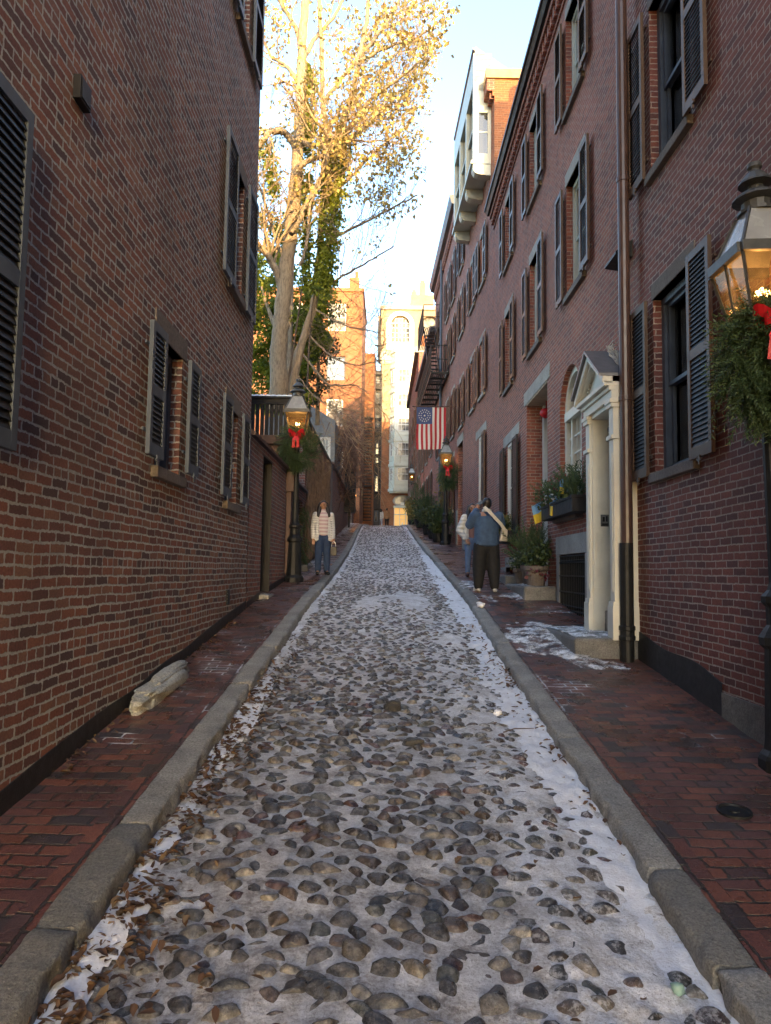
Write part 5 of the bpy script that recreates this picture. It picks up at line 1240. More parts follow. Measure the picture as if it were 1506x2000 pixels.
# ------------------------------------------------------------------ small things on the ground
def rock(name,label,cat,c,rad,mat,seed,sub=4,rz=0,am=.35,pw=.75):
    v,f=ico(sub);v=v*(1+am*(fbm(v[:,0]*1.4+seed,v[:,1]*1.4+v[:,2]*1.7,seed,4)-.5))[:,None]
    sg=np.sign(v);v=sg*np.abs(v)**pw*np.array(rad);ct,s_=math.cos(rz),math.sin(rz);v=np.stack([v[:,0]*ct-v[:,1]*s_,v[:,0]*s_+v[:,1]*ct,v[:,2]],-1)+np.array(c)
    # follow the slope
    v[:,2]+=(v[:,1]-c[1])*.112
    return tag(npmesh(name,v,f,mat,smooth=True),label,cat)
rock('boulder','long pale weathered stone lying against the left brick wall','boulder',(-1.93,6.55,float(zl(6.55))+.05),(.1,.62,.1),M['palerock'],5,sub=6,am=1.5,pw=.6)
rock('snow_lump','round snowball lying on the right kerb','snowball',(1.45,11.6,float(zr(11.6))+.05),(.055,.07,.04),M['snow'],8,4,.4,1.1)
rock('snow_lump','small snow lump sitting on the icy road right of centre','snowball',(.98,6.65,float(road_h(.98,6.65))+.02),(.035,.03,.03),M['snow'],9,4,.2,1.2)
rock('ice_chunk','pale green chunk of ice by the right kerb','ice chunk',(1.16,3.05,float(road_h(1.16,3.05))+.02),(.026,.02,.026),simple('green ice',(.22,.34,.29),.3,.3,10),10,1,.4,1.2)
rock('rock','jagged dark rock sticking up in the middle of the cobbles','rock',(.06,6.6,float(road_h(.06,6.6))+.03),(.075,.05,.06),stonem('wet dark rock',(.055,.053,.05),1,.3,.5),12,4,.2,.9)
rock('rock','flat dark rock just in front of the jagged one','rock',(.22,5.75,float(road_h(.22,5.75))+.01),(.07,.045,.045),stonem('wet grey rock',(.07,.066,.06),1,.3,.5),14,4,-.3,.8)
mc=(2.07,4.52,float(zr(4.52)));m=MB();m.lathe([(.1,-.05),(.1,.012),(.085,.014),(.08,.004),(.03,.004),(.028,.012),(.001,.013)],mc,24)
m.v=[(x,y,z+(y-mc[1])*.113) for x,y,z in m.v];tag(m.build('manhole_cover',M['blackm'],loc=mc),'small round iron utility cover in the right brick pavement','manhole cover')
bp=(2.62,5.2,float(zr(5.2)));m=MB();m.box(2.7,2.83,5.2,5.42,bp[2]-.05,bp[2]+.24)
tag(m.build('granite_block',M['graniteD'],bevel=.02),'dark granite block at the foot of the near lamp','stone block')
sp_=thing('weed_sprig','little green sprig growing in the snow at the bottom right','weed',(1.2,2.72,float(road_h(1.2,2.72))))
leaves(clump((0,0,.03),(.05,.04,.04),40),.03,M['shrub'],'leaves',sp_,local=True)
m=MB();p0=(.95,6.1,float(road_h(.95,6.1))+.02);m.tube([p0,(1.05,6.15,p0[2]+.02),(1.2,6.12,p0[2]+.03)],[.006,.005,.003],5);tag(m.build('twig',M['twig']),'thin broken twig on the snow at right','twig')
# ------------------------------------------------------------------ the big tree
tv=[];
def rv(s=1): return Vector((rnd.gauss(0,s),rnd.gauss(0,s),rnd.gauss(0,s)))
class TubeAcc:
    def __init__(s): s.v=[];s.f=[];s.n=0
    def tube(s,pts,rad,n):
        pts=np.array([tuple(p) for p in pts]);rad=np.asarray(rad,float);k_=len(pts)
        t=np.gradient(pts,axis=0);t/=np.linalg.norm(t,axis=1)[:,None]+1e-9
        ref=np.array([.31,.87,.2]) if abs(t[0]@np.array([.31,.87,.2]))<.9 else np.array([1.,0,0])
        u=np.cross(t,ref);u/=np.linalg.norm(u,axis=1)[:,None]+1e-9;w=np.cross(t,u)
        a=np.linspace(0,2*math.pi,n,endpoint=False)
        V=pts[:,None,:]+rad[:,None,None]*(u[:,None,:]*np.cos(a)[None,:,None]+w[:,None,:]*np.sin(a)[None,:,None])
        s.v.append(V.reshape(-1,3));i=np.arange(k_-1)[:,None]*n;j=np.arange(n)[None,:];j2=(j+1)%n
        s.f.append(np.stack([i+j,i+j2,i+n+j2,i+n+j],-1).reshape(-1,4)+s.n);s.n+=k_*n
    def mesh(s,name,mat,parent=None,local=False,smooth=True):
        o=npmesh(name,np.concatenate(s.v),np.concatenate(s.f),mat,smooth=smooth)
        if parent is not None: att(o,parent)
        return o
tk=TubeAcc();tw_=TubeAcc();tips=[]
def smooth_path(P,n):
    P=np.array([tuple(p) for p in P]);t=np.linspace(0,len(P)-1,n);i=np.clip(t.astype(int),0,len(P)-2);f=(t-i)[:,None]
    p0=P[np.clip(i-1,0,len(P)-1)];p1=P[i];p2=P[i+1];p3=P[np.clip(i+2,0,len(P)-1)]
    return .5*((2*p1)+(p2-p0)*f+(2*p0-5*p1+4*p2-p3)*f*f+(3*p1-p0-3*p2+p3)*f**3)
def limb(px,r0,r1,d,dd=0.0,n=None,seg=10,acc=None,rough=.03):
    """px: (x,y) image points, d distance at start, dd change to the end"""
    N=len(px);P=[at(u,v,d+dd*i/(N-1)) for i,(u,v) in enumerate(px)]
    Q=smooth_path(P,n or N*5);Q+=rng.normal(size=Q.shape)*rough*.4
    rad=np.linspace(r0,r1,len(Q))*(1+.03*rng.normal(size=len(Q)));rad[0]=r0
    (acc or tk).tube(Q,rad,seg);return Q,rad
CMi=CM.transposed()
def ulim(v): return 898-.28*v if v<250 else (838 if v<420 else 785)
def inside(p):
    c=CMi@Vector(p);u,v=753+FPX*c.x/-c.z,1000-FPX*c.y/-c.z
    return u<ulim(v)
def twig(p,dr,L,r,lev,leafp):
    n=max(3,int(L/.16));pts=[Vector(p)];d=Vector(dr).normalized()
    for i in range(n):
        d=(d+rv(.16)+Vector((0,0,.035 if lev<3 else -.01))).normalized();pts.append(pts[-1]+d*L/n)
    if not inside(pts[-1]): return
    tw_.tube(pts,np.linspace(r,r*.35,n+1),5 if lev<2 else 3)
    if lev>=3:
        if rnd.random()<leafp: tips.append(pts[-1])
        if rnd.random()<leafp*.5: tips.append(pts[n//2])
        return
    k_={0:7,1:6,2:3}[lev]
    for j in range(k_):
        t=.22+.75*(j+rnd.random()*.8)/k_;i=min(n-1,int(t*n));q=pts[i]
        b=(pts[i+1]-pts[i]).normalized();s=b.orthogonal().normalized();s.rotate(Matrix.Rotation(rnd.random()*6.28,3,b))
        nd=(b*rnd.uniform(.5,1)+s*rnd.uniform(.5,1.05))
        twig(q,nd,L*rnd.uniform(.42,.62),max(.005,r*.5),lev+1,leafp)
D0=19.2
main,mr=limb([(543,800),(545,740),(544,690),(548,640),(552,590),(560,520),(566,460),(574,390),(580,320),(584,250),(588,180),(590,100),(596,20),(604,-80),(618,-200)],.25,.095,D0,0,60,14)
sec,sr=limb([(566,800),(578,720),(592,660),(612,600),(618,545),(625,490),(628,430),(634,370),(640,310),(636,240),(630,170),(628,90),(622,0),(618,-90)],.115,.055,D0+.3,0,50,10)
third,_=limb([(634,370),(648,300),(668,240),(690,180),(700,120),(716,40),(726,-60)],.1,.05,D0+.3,-.8,30,9)
# large side limbs seen in the photo
limbs=[([(550,560),(534,520),(515,490),(490,470)],.12,.06,0,-.5),([(582,300),(560,262),(530,256),(505,285),(480,310)],.11,.05,0,-1),
([(584,260),(600,282),(622,282),(650,270),(690,276)],.08,.035,0,-.8),([(568,455),(585,430),(600,395),(630,340),(640,300),(622,270)],.07,.04,-.3,-.6),
([(580,330),(600,315),(640,300),(652,285),(640,262),(630,250)],.08,.05,-.4,-.5),([(586,520),(600,470),(606,400),(625,360)],.05,.03,-.3,-.4),
([(634,410),(660,370),(700,330),(740,290),(790,250)],.06,.025,.3,-1.5),([(640,330),(670,270),(720,200),(770,160),(830,115)],.06,.025,.3,-2),
([(632,200),(670,150),(720,90),(770,20),(800,-60)],.06,.03,.3,-1),([(590,120),(620,70),(660,20),(700,-60)],.07,.035,0,1),([(592,90),(570,40),(545,0),(520,-60)],.08,.04,0,.8),
([(588,170),(560,130),(530,110),(505,60)],.07,.03,0,.6),([(626,480),(660,460),(720,430),(770,405),(815,380)],.045,.018,.3,-1.5),
([(618,560),(640,555),(670,540),(720,510),(770,480)],.045,.016,.3,-1.2),([(612,600),(640,620),(690,640),(740,650)],.035,.012,.3,-.8),([(600,650),(640,690),(690,712),(740,705)],.03,.012,.3,-.6),
([(590,690),(640,750),(690,752),(720,770)],.035,.012,.3,-1),([(580,730),(610,770),(660,800)],.02,.01,.3,-.5),([(640,310),(700,260),(750,225),(800,200)],.05,.02,.2,.8),([(636,250),(690,200),(750,130),(810,70)],.05,.02,.2,1.4),
([(668,240),(720,210),(770,215),(810,210)],.04,.016,0,-1),([(700,120),(760,90),(810,75),(855,45)],.045,.02,-.4,-1),([(560,520),(530,440),(515,390),(500,350)],.05,.025,0,.5)]
for px,r0,r1,o_,dd in limbs:
    Q,rad=limb(px,r0,r1,D0+o_,dd,None,7)
    avgx=np.mean([p_[0] for p_ in px]);avgy=np.mean([p_[1] for p_ in px])
    leafp=.0 if avgy>560 else (.1 if avgy>470 else (.36 if avgx>690 else .3))
    n=len(Q);kk=(10 if avgx>680 else 5) if avgy<480 else 15
    for j in range(kk):
        i=int(n*(.3+.68*(j+rnd.random()*.6)/kk));i=min(i,n-2)
        b=Vector(Q[i+1]-Q[i]).normalized();s=b.orthogonal().normalized();s.rotate(Matrix.Rotation(rnd.random()*6.28,3,b))
        up=Vector((0,0,.35)) if avgy<560 else Vector((0.25,-.1,.12))
        twig(Q[i],b*.9+s*rnd.uniform(.4,.9)+up,rnd.uniform(1.2,2.1)*(1.25 if avgy>480 else 1),max(.009,rad[i]*.4),1,leafp)
    twig(Q[-1],Vector(Q[-1]-Q[-3]),1.6,max(.01,rad[-1]*.8),1,leafp)
tree=thing('oak_tree','tall bare tree with dry golden leaves and two trunks behind the lamp','tree',tuple(at(545,800,D0)))
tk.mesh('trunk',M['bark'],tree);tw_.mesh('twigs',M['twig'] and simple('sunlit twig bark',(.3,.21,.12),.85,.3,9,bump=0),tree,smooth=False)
LP=[]
for t_ in tips:
    c=np.array(t_)
    for _ in range(rnd.randint(5,11)): LP.append(c+rng.normal(size=3)*np.array([.1,.1,.09]))
leaves(LP,.12,M['leafdry'],'dry_leaves',tree,droop=.9,asp=.32)
print('tips',len(tips))
# ivy climbing the trunks
iv=thing('ivy','ivy climbing in green columns up the tree trunks','ivy',tuple(at(600,760,D0)))
P=[]
def ivycol(px,w,d,n):
    Q=smooth_path([at(u,v,d) for u,v in px],40)
    for i in range(n):
        t=rnd.random();q=Q[int(t*39)];ww=w*(.55+.9*float(vnoise(t*14,d,9)))
        P.append(q+np.array([rnd.gauss(0,ww*.8),rnd.gauss(0,ww*.7),rnd.gauss(0,.12)]))
ivycol([(602,260),(603,200),(604,130)],.13,D0+.15,600)
ivycol([(601,300),(600,250)],.1,D0+.15,200)
ivycol([(634,560),(646,480),(655,400),(664,330),(672,250)],.13,D0-.3,1500)
ivycol([(622,560),(629,480),(634,400),(640,330),(634,260)],.1,D0+.15,900)
ivycol([(602,560),(598,470),(596,400),(600,340)],.11,D0+.2,800)
ivycol([(535,380),(528,330),(512,280)],.08,D0-.6,200)
P=np.concatenate([np.array(P)]*2)+rng.normal(size=(2*len(P),3))*.05;leaves(P,.095,M['leafivy'],'leaves',iv,droop=.5,asp=.45)
m=TubeAcc()
for px in ([(600,760),(610,600),(640,480),(660,350)],[(560,760),(590,560),(600,400)]): m.tube(smooth_path([at(u,v,D0+.2) for u,v in px],20),np.linspace(.03,.012,20),5)
m.mesh('stem',M['twig'],iv)
# broad evergreen mass behind the trunk
eg=thing('evergreen_tree','dense yellow green evergreen tree behind the big trunk','tree',tuple(at(560,800,24)))
P=[]
for _ in range(150):
    u,v=rnd.uniform(470,640),rnd.uniform(430,800)
    if v<560 and u>572: continue
    if v<500 and u<515: continue
    if u>600 and v>690: continue
    rr=rnd.uniform(.25,.55)
    P.append(clump(tuple(at(u,v,rnd.uniform(24.5,26.8))),(rr,rr,rr*.8),170,.3))
leaves(np.concatenate(P),.13,M['leafgreen'],'crown',eg,droop=.4,asp=.32)
m=TubeAcc()
for px in ([(560,830),(565,700),(570,560),(575,460)],[(565,720),(600,640),(620,580)],[(565,700),(530,620),(510,560)]): m.tube(smooth_path([at(u,v,24.3) for u,v in px],16),np.linspace(.12,.03,16),7)
m.mesh('trunk',M['bark'],eg)
eg2=thing('evergreen_tree','dark green leafy tree right of the trunks in front of the orange tower','tree',tuple(at(625,800,27)))
P=[]
for _ in range(46):
    u,v=rnd.gauss(620,16),rnd.uniform(590,780)
    if v>700: u-=20
    rr=rnd.uniform(.2,.5);P.append(clump(tuple(at(u,v,rnd.uniform(26,28))),(rr,rr,rr*.8),120,.3))
leaves(np.concatenate(P),.13,M['shrub'],'crown',eg2,droop=.4,asp=.3)
m=TubeAcc();m.tube(smooth_path([at(u,v,27) for u,v in ((620,830),(622,700),(625,560))],12),np.linspace(.1,.03,12),6);m.mesh('trunk',M['bark'],eg2)
# bare vine tumbling over the long garden wall
bv=thing('bare_vine','tangled bare brown vine tumbling over the long garden wall','vine',tuple(at(664,960,36)))
va=TubeAcc()
for _ in range(900):
    u=rnd.gauss(672,22);v=rnd.gauss(880,48);d=rnd.uniform(31,44)
    if v<800: continue
    p=at(u,v,d);p.x=min(p.x,-1.75);pts=[p];dr=(Vector((rnd.gauss(.25,.5),rnd.gauss(-.2,.6),rnd.gauss(.3,.6)))).normalized()
    for i in range(6): dr=(dr+rv(.3)+Vector((.03,0,-.16))).normalized();pts.append(pts[-1]+dr*rnd.uniform(.12,.28))
    va.tube(pts,np.linspace(.016,.006,7),3)
for _ in range(14):
    u=rnd.uniform(648,690);p=at(u,rnd.uniform(930,980),rnd.uniform(31,40));pts=[p];dr=Vector((0,0,1))
    for i in range(9): dr=(dr+rv(.25)+Vector((0,0,.1))).normalized();pts.append(pts[-1]+dr*.3)
    va.tube(pts,np.linspace(.035,.012,10),5)
va.mesh('stems',simple('vine bark',(.13,.075,.05),.9,.3,9,bump=0),bv,smooth=False)
# climbing stems on the second garden wall
cv=thing('climbing_vine','dry grey brown climber stems clinging to the brick wall behind the woman','vine',tuple(fM.P(22,.4,.05)))
va=TubeAcc()
for _ in range(260):
    u=rnd.uniform(18.9,26);z=float(zl(u))-.05;pts=[fM.P(u,z,.03)];top=rnd.uniform(1.5,3.8)
    while pts[-1].z<top: 
        u+=rnd.gauss(0,.06);pts.append(fM.P(u,pts[-1].z+.22,.03+rnd.random()*.09))
    if len(pts)>2: va.tube(pts,np.linspace(.022,.008,len(pts)),4)
va.mesh('stems',simple('dry climber bark',(.17,.115,.08),.9,.3,9,bump=0),cv,smooth=False)
# crooked stem by the far lamp
m=TubeAcc();m.tube(smooth_path([at(u,v,53) for u,v in ((696,1008),(700,990),(706,975),(707,955),(704,940))],14),np.linspace(.07,.05,14),6);o=m.mesh('bare_sapling',simple('ochre bark',(.3,.2,.1),.8),None);tag(o,'crooked pale bare stem at the top of the left pavement','plant')
# ------------------------------------------------------------------ people
def capsmesh(caps,n=14):
    mb=MB()
    for c in caps:
        p0,p1,r0,r1=Vector(c[0]),Vector(c[1]),c[2],c[3];sx,sy=(c[4],c[5]) if len(c)>4 else (1,1)
        ax=p1-p0;L=ax.length;ax=ax.normalized() if L>1e-6 else Vector((0,0,1))
        if abs(ax.z)>.7: u=Vector((1,0,0));u=(u-ax*u.dot(ax)).normalized()
        else: u=ax.cross(Vector((0,0,1))).normalized()
        w=ax.cross(u)
        rings=[];K=5
        for i in range(K): a=math.pi/2*(1-i/K);rings.append((-r0*math.sin(a)*min(1,(sx+sy)/2)*(c[6] if len(c)>6 else 1),r0*math.cos(a)))
        N=4
        for i in range(N+1): t=i/N;rings.append((L*t,r0+(r1-r0)*t))
        for i in range(1,K+1): a=math.pi/2*i/K;rings.append((L+r1*math.sin(a)*min(1,(sx+sy)/2)*(c[6] if len(c)>6 else 1),max(r1*math.cos(a),1e-4)))
        rings[0]=(rings[0][0],1e-4);b=len(mb.v);vs=[]
        for (t,r) in rings:
            for k_ in range(n):
                q=2*math.pi*k_/n;vs.append(p0+ax*t+u*math.cos(q)*r*sx+w*math.sin(q)*r*sy)
        fs=[]
        for i in range(len(rings)-1):
            for k_ in range(n): a=i*n+k_;a2=i*n+(k_+1)%n;fs.append((a,a2,a2+n,a+n))
        mb.add(vs,[f[::-1] for f in fs] if u.cross(w).dot(ax)<0 else fs)
        mb.f.append(tuple(b+i for i in range(n))[::-1]);mb.m.append(0);L_=b+(len(rings)-1)*n;mb.f.append(tuple(L_+i for i in range(n)));mb.m.append(0)
    return mb
def blob(name,caps,vox,mat,parent,it=3,sf=.5):
    o=capsmesh(caps).build('tmp',mat);r=o.modifiers.new('r','REMESH');r.mode='VOXEL';r.voxel_size=vox;r.use_smooth_shade=True
    if it: s=o.modifiers.new('s','SMOOTH');s.iterations=it;s.factor=sf
    dg=bpy.context.evaluated_depsgraph_get();me=bpy.data.meshes.new_from_object(o.evaluated_get(dg));me.name=name
    bpy.data.objects.remove(o)
    me.materials.clear();me.materials.append(mat);me.polygons.foreach_set('use_smooth',np.ones(len(me.polygons),bool))
    q=bpy.data.objects.new(name,me);COL.objects.link(q);q.parent=parent;return q
def hand(w,d,side,curl=.5,s=1.0):
    """wrist w, direction d of the fingers; returns capsules: palm, four fingers in two bends, thumb"""
    w=Vector(w);d=Vector(d).normalized();sd=d.cross(Vector((0,1,0)));sd=sd.normalized() if sd.length>.1 else Vector((1,0,0));sd*=side;nn=d.cross(sd).normalized()
    c=[(w,w+d*.07*s,.022*s,.026*s),(w+d*.03*s+sd*.018*s,w+d*.08*s+sd*.022*s,.018*s,.014*s),(w+d*.03*s-sd*.018*s,w+d*.08*s-sd*.022*s,.018*s,.014*s)]
    for i,(o_,l) in enumerate(((-.03,.062),(-.01,.074),(.01,.07),(.03,.055))):
        a=w+d*.085*s+sd*o_*s;b=a+(d+nn*curl*.4).normalized()*l*.55*s;e=b+(d*.7+nn*curl).normalized()*l*.5*s
        c+= [(a,b,.0095*s,.009*s),(b,e,.009*s,.0075*s)]
    a=w+d*.03*s-sd*.03*s;b=a+(d*.6-sd*.7).normalized()*.04*s;c+=[(a,b,.012*s,.011*s),(b,b+(d+nn*.3).normalized()*.03*s,.011*s,.009*s)];return c
SK=simple('warm brown skin',(.36,.19,.115),.5,.1,6,bump=.03)
SKm=simple('tan skin',(.3,.16,.1),.5,.1,6,bump=.03)
HAIR=simple('black hair',(.012,.009,.008),.4,.4,30,bump=.6,bscale=60)
DENIM=simple('blue denim',(.045,.085,.16),.85,.25,12,bump=.3)
JEAN=simple('dark blue jeans',(.02,.042,.1),.85,.3,10,bump=.3)
BLK=simple('black cloth',(.008,.008,.009),.8,.3,8)
BOOT=simple('black leather boot',(.01,.01,.011),.25,.2,6)
def bandm(name,c0,c1,freq,lo,hi,rough=.7,ph=0,bmp=.6,fold=.0):
    k=NT(name);p=k.obj();sp=k.n('ShaderNodeSeparateXYZ');k.l(p,sp.inputs[0])
    w=k.math('ADD',k.math('MULTIPLY',sp.outputs[2],freq),k.math('MULTIPLY_ADD',k.noise(7,3,.5,p),1.2*fold,ph));s=k.math('SINE',w);s=k.math('MULTIPLY_ADD',s,.5,.5)
    k.base(k.ramp(s,[(lo,c0),(hi,c1)]));k.rough(rough);k.bump(s,bmp,.015);return k.m
PUFF=bandm('pale grey puffer',(.43,.43,.43),(.54,.54,.53),125,.02,.3,.45,0,.55,3)
PUFFW=bandm('white puffer',(.45,.44,.4),(.62,.61,.56),70,.02,.3,.5,0,.8,1.5)
SWEAT=bandm('striped turtleneck',(.45,.33,.35),(.58,.53,.53),78,.4,.6,.85,0,.2)
def person(label,loc,rz,H,skin,hairlen,pose,mats,voxel=.008,far=False,build_=1.0):
    r=thing('person',label,'person',loc,rz);h=lambda x:x*H;w=build_
    body=[];tr_=[];shoe=[];jk=[]
    hx=h(.05)*w
    for sd in(-1,1):
        hip=Vector((sd*hx,0,h(.5)));kn=Vector(pose.get('kn%d'%sd,(sd*h(.058),-.01,h(.275))));an=Vector(pose.get('an%d'%sd,(sd*h(.06),.01,h(.05))))
        toe=an+Vector(pose.get('toe',(sd*.025,-h(.085),-h(.03))))
        body+= [(hip,kn,h(.052)*w,h(.032)*w),(kn,an,h(.032)*w,h(.021)),(an,toe,h(.024),h(.018))]
        wide=pose.get('wide',1.0)
        tr_+=[(hip,kn,h(.062)*w,h(.042)*w*wide),(kn,an+Vector((0,0,h(.012))),h(.042)*w*wide,h(.034)*wide)]
        heel=an+Vector((0,.03,-h(.03)))
        shoe+=[(an+Vector((0,0,h(.02))),an,h(.03),h(.031)),(heel,toe,h(.027),h(.024),1,1),(an+Vector((0,0.01,-h(.015))),toe+Vector((0,0.01,.005)),h(.028),h(.022))]
    tr_+=[((0,0,h(.5)),(0,0,h(.58)),h(.088)*w,h(.08)*w,1,.72),((0,0,h(.47)),(0,0,h(.5)),h(.075)*w,h(.085)*w,1,.7)]
    body+=[((0,0,h(.5)),(0,0,h(.62)),h(.085)*w,h(.075)*w,1,.65),((0,0,h(.62)),(0,0,h(.78)),h(.075)*w,h(.09)*w,1,.62),((-h(.08)*w,0,h(.805)),(h(.08)*w,0,h(.805)),h(.03),h(.03)),((0,.005,h(.82)),(0,-.005,h(.89)),h(.033),h(.03))]
    hd=Vector((pose.get('hx',0),-.01,h(.935)))
    body+=[(hd+Vector((0,.01,h(.012))),hd+Vector((0,.01,h(.0122))),h(.05),h(.05),.9,1.08),(hd+Vector((0,-.012,-h(.022))),hd+Vector((0,-.014,-h(.03))),h(.036),h(.03),.95,1)]
    fx=pose.get('turn',0.)
    F=lambda x,y,z:hd+Vector((x*math.cos(fx)-y*math.sin(fx),x*math.sin(fx)+y*math.cos(fx),z))
    body+=[(F(0,-h(.053),h(.008)),F(0,-h(.064),-h(.01)),.009,.013)]
    for sd in(-1,1): body+=[(F(sd*h(.045),.012,h(.01)),F(sd*h(.046),.014,-h(.008)),.011,.009)]
    for sd in(-1,1):
        sh_=Vector((sd*h(.105)*w,0,h(.81)));el=Vector(pose.get('el%d'%sd,(sd*h(.135)*w,.02,h(.63))));wr=Vector(pose.get('wr%d'%sd,(sd*h(.14)*w,-.04,h(.485))))
        fd=Vector(pose.get('fd%d'%sd,tuple((wr-el).normalized()+Vector((0,-.2,0)))))
        body+=[(sh_,el,h(.03),h(.024)),(el,wr,h(.024),h(.017))]+hand(wr,fd,sd,pose.get('curl',.5))
        jr=pose.get('sleeve',1.0);jk+=[(sh_,el,h(.043)*jr,h(.038)*jr),(el,wr+(el-wr).normalized()*.02,h(.038)*jr,h(.03)*jr)]
    blob('body',body,voxel,skin,r,2)
    blob('trousers',tr_,.013,mats['tr'],r,3);blob('shoes',shoe,.009,mats['shoe'],r,2)
    jl=pose.get('jl',.46)
    if pose.get('open'):
        jk+=[((0,.03,h(.79)),(0,.045,h(jl)),h(.08)*w,h(.092)*w,1.1,.55,.2)]
        for sd in(-1,1): jk+=[((sd*h(.078)*w,-.03,h(.8)),(sd*h(.088)*w,-.05,h(jl)),h(.034)*w,h(.044)*w,.9,.8,.3),((sd*h(.06),.0,h(.815)),(sd*h(.1)*w,.0,h(.8)),h(.035),h(.04))]
        jk+=[((-h(.04),.03,h(.845)),(h(.04),.03,h(.845)),h(.03),h(.03))]
        sw=[((0,-.005,h(.56)),(0,-.01,h(.79)),h(.082)*w,h(.084)*w,1,.78),((0,0,h(.8)),(0,-.005,h(.868)),h(.045),h(.04))]
        blob('sweater',sw,.011,mats['sw'],r,3)
    else:
        jk+=[((0,0,h(.79)),(0,.0,h(jl)),h(.105)*w,h(.11)*w,1,.75,.2),((-h(.075)*w,0,h(.805)),(h(.075)*w,0,h(.805)),h(.045),h(.045)),((0,.01,h(.82)),(0,.01,h(.855)),h(.06),h(.05))]
        if pose.get('collar'):
            m=MB();m.lathe([(h(.048),0),(h(.056),h(.004)),(h(.05),h(.03)),(h(.043),h(.034))],(0,.012,h(.853)),16);m.build('collar',mats['collar'],r,smooth=True)
    blob('jacket',jk,.012,mats['jk'],r,3)
    ha=[(hd+Vector((0,.034,h(.026))),hd+Vector((0,.036,h(.0262))),h(.053),h(.053),.96,1.02),(hd+Vector((0,.04,h(.0))),hd+Vector((0,.04,h(.02))),h(.05),h(.052),1,.85)]
    if hairlen=='long':
        for sd in(-1,1): ha+=[(hd+Vector((sd*h(.042),.02,h(.03))),hd+Vector((sd*h(.06),.02,-h(.05))),h(.024),h(.032)),(hd+Vector((sd*h(.055),.015,-h(.05))),hd+Vector((sd*h(.07),-.045,-h(.135))),h(.036),h(.026))]
        ha+=[(hd+Vector((0,.045,0)),hd+Vector((0,.07,-h(.13))),h(.055),h(.05),1.2,.6)]
    elif hairlen=='short': ha+=[(hd+Vector((0,.035,h(.01))),hd+Vector((0,.04,-h(.015))),h(.047),h(.04),1,.9)]
    blob('hair',ha,.009,mats['hair'],r,2)
    m=MB()
    for sd in(-1,1): m.ball(F(sd*h(.02),-h(.048),h(.008)),h(.0062),8,6)
    m.build('eyes',simple('dark eyes',(.015,.01,.008),.2,.2,5,bump=0) if 'eyes' not in M else M['eyes'],r)
    m=MB();m.tube([F(-h(.014),-h(.047),-h(.027)),F(0,-h(.053),-h(.026)),F(h(.014),-h(.047),-h(.027))],[.003,.006,.003],6);m.build('mouth',simple('lips',(.25,.08,.07),.5,.1,5,bump=0),r)
    m=MB()
    for sd in(-1,1): m.tube([F(sd*h(.01),-h(.05),h(.019)),F(sd*h(.021),-h(.05),h(.022)),F(sd*h(.031),-h(.045),h(.018))],[.003,.004,.002],5)
    m.build('eyebrows',HAIR,r)
    return r
yw=16.3
person('woman in pale puffer jacket and striped turtleneck standing by the left kerb',(-1.43,yw,float(zl(yw))+.0),R(12),1.62,SK,'long',
    {'open':1,'turn':.35,'jl':.47,'el-1':(-.212,.03,1.04),'wr-1':(-.215,-.05,.8),'el1':(.212,.03,1.04),'wr1':(.22,-.05,.8),'sleeve':1.05,'wide':1.22},
    dict(tr=JEAN,shoe=BOOT,jk=PUFF,sw=SWEAT,hair=HAIR))
hb=thing('handbag','small dark handbag held in the hand of the woman in striped turtleneck','handbag',(-1.18,yw-.12,float(zl(yw))+.42))
m=MB();m.box(-.07,.07,-.05,.05,0,.2);m.build('bag',simple('olive leather',(.05,.045,.035),.5),hb,bevel=.02);m=MB();m.tube([(-.05,0,.19),(-.035,0,.28),(0,0,.31),(.035,0,.28),(.05,0,.19)],.008,6);m.build('handle',M['white'],hb)
ym=13.5
person('heavyset man in denim jacket and black trousers seen from behind taking a photo',(1.79,ym,float(zr(ym))+.0),R(180+8),1.69,SKm,'short',
    {'jl':.5,'collar':1,'el-1':(-.3,-.1,1.24),'wr-1':(-.1,-.34,1.5),'fd-1':(.3,-.2,.8),'el1':(.28,-.12,1.22),'wr1':(.1,-.34,1.5),'fd1':(-.3,-.2,.8),'curl':.9,'sleeve':1.35,'wide':1.45,
     'an-1':(-.14,.05,.09),'an1':(.13,-.06,.09),'kn-1':(-.13,.0,.47),'kn1':(.12,-.05,.47)},
    dict(tr=BLK,shoe=simple('white sneaker',(.5,.5,.48),.6),jk=DENIM,hair=HAIR,collar=simple('cream fleece collar',(.55,.52,.45),.9)),build_=1.26)
ph=thing('phone','dark phone held up by the man in the denim jacket','phone',(1.84,ym+.4,float(zr(ym))+1.6));m=MB();m.box(-.038,.038,-.005,.005,-.08,.08);m.build('case',BLK,ph,bevel=.004);m=MB();m.ball((-.02,.006,.06),.008,8,6,(1,.5,1));m.build('lens',M['glass'],ph)
cb=thing('crossbody_bag','cream crossbody bag with strap across the back of the denim jacket','bag',(1.98,ym-.13,float(zr(ym))+.93),R(8))
m=MB();m.prism([(.02,-.06,-.02),(.17,-.04,-.02),(.17,-.05,.2),(.06,-.08,.22)],(0,.09,0));m.build('pouch',simple('cream leather',(.46,.42,.34),.6),cb,bevel=.02)
m=MB();pts=[(-.28,-.06,.59),(-.22,-.105,.53),(-.1,-.125,.4),(.02,-.125,.28),(.09,-.1,.18)]
for a,b in zip(pts[:-1],pts[1:]): m.obox(Vector(a)-Vector((.022,.0,.018)),Vector(b)-Vector(a)+Vector((.002,0,.002)),Vector((.044,0,.036)),Vector((0,-.008,0)))
m.build('strap',simple('cream strap',(.5,.47,.4),.7),cb)
m=MB()
for sx in(-1,1): m.box(sx*.135-.05,sx*.135+.05,-.04,.06,.09,.13)
yb=16.4
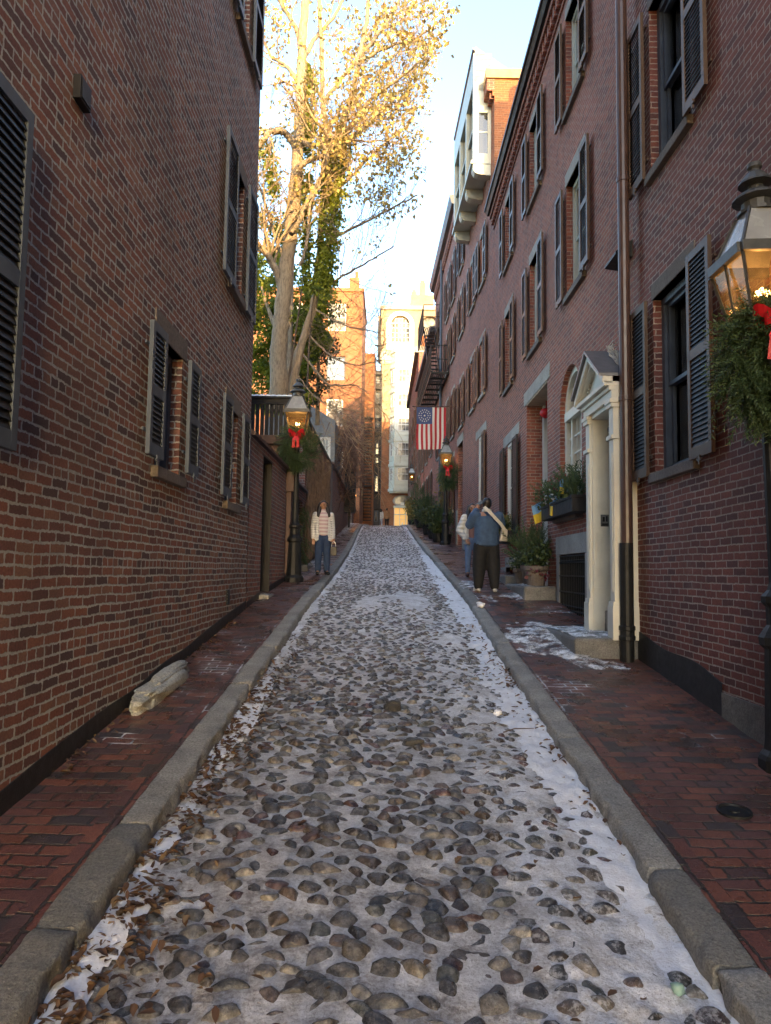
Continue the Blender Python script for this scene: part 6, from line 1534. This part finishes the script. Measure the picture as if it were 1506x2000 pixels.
person('woman in white puffer jacket with long dark hair posing behind the man in denim',(1.86,yb,float(zr(yb))),R(6),1.6,SK,'long',
    {'jl':.45,'el-1':(-.29,.0,1.02),'wr-1':(-.17,-.1,.82),'sleeve':1.25,'open':1},dict(tr=simple('light blue jeans',(.13,.2,.34),.85,.2,10,bump=.3),shoe=simple('plum boots',(.035,.014,.018),.5),jk=PUFFW,sw=simple('rosy brown knit',(.2,.11,.1),.9,.15,20,bump=.4),hair=HAIR))
yf=67
person('distant person in white jacket and light jeans walking away',(-.7,yf,float(zl(yf))-.1),R(180),1.66,SKm,'long',{'jl':.45,'an-1':(-.12,.1,.09),'an1':(.1,-.12,.08)},dict(tr=simple('pale jeans',(.35,.42,.52),.85),shoe=BLK,jk=simple('white jacket',(.6,.6,.58),.8),hair=HAIR),.016)
person('distant person in tan jacket and dark trousers walking away',(-.13,yf+.4,float(zl(yf))-.1),R(176),1.72,SKm,'short',{'jl':.46},dict(tr=BLK,shoe=BLK,jk=simple('tan jacket',(.36,.2,.1),.8),hair=HAIR),.016,build_=1.1)
# ------------------------------------------------------------------ light, sky, camera
AZ,EL=R(15),R(10)
Ld=Vector((-math.sin(AZ)*math.cos(EL),math.cos(AZ)*math.cos(EL),-math.sin(EL)))
su=bpy.data.lights.new('sun','SUN');su.energy=2.1;su.angle=R(.5);su.color=(1,.66,.28)
so_=bpy.data.objects.new('sun',su);COL.objects.link(so_);so_.rotation_euler=Ld.to_track_quat('-Z','Y').to_euler();so_.location=(10,-20,20)
W=bpy.data.worlds.new('World');S.world=W;W.use_nodes=True;nt=W.node_tree;bg=nt.nodes['Background']
sky=nt.nodes.new('ShaderNodeTexSky');sky.sky_type='NISHITA';sky.sun_disc=False;sky.sun_elevation=EL;sky.sun_rotation=SUNROT;sky.air_density=1.0;sky.dust_density=1.7;sky.ozone_density=1.8
nt.links.new(sky.outputs[0],bg.inputs[0]);bg.inputs[1].default_value=.15
cam=bpy.data.cameras.new('camera');co=bpy.data.objects.new('camera',cam);COL.objects.link(co)
co.matrix_world=CM.to_4x4();cam.sensor_fit='VERTICAL';cam.sensor_height=36;cam.sensor_width=36;cam.lens=FPX/2000*36;cam.clip_start=.05;cam.clip_end=2000
S.camera=co
vs_=S.view_settings;vs_.view_transform='Standard';vs_.look='None';vs_.gamma=1;vs_.exposure=2.9
S.render.film_transparent=False
S.cycles.max_bounces=6;S.cycles.diffuse_bounces=3;S.cycles.glossy_bounces=3;S.cycles.transparent_max_bounces=8;S.cycles.caustics_reflective=False;S.cycles.caustics_refractive=False
S.cycles.use_denoising=True

GR={'street_lamp':'gas street lamps along the lane','wreath':'fir wreaths hung under the lanterns','evergreen_shrub':'evergreen shrubs along the right wall','small_flag':'small flags stuck in the window box','potted_shrub':'pots on the granite stoop','window_box':'planted window boxes','garden_wall':'brick garden walls on the left','stone_step':'granite stoops','snow_lump':'snow lumps','fire_escape':'iron fire escapes','evergreen_tree':'evergreen trees on the left','rock':'rocks between the cobbles','apartment_building':'buildings closing the street','brick_building':'orange brick blocks on the left'}
for o in list(S.objects):
    if o.parent is None and 'label' in o.keys():
        b_=o.name.split('.')[0]
        if b_ in GR: o['group']=GR[b_]
        elif b_=='brick_house' and o.location.x>0: o['group']='brick houses along the right side'
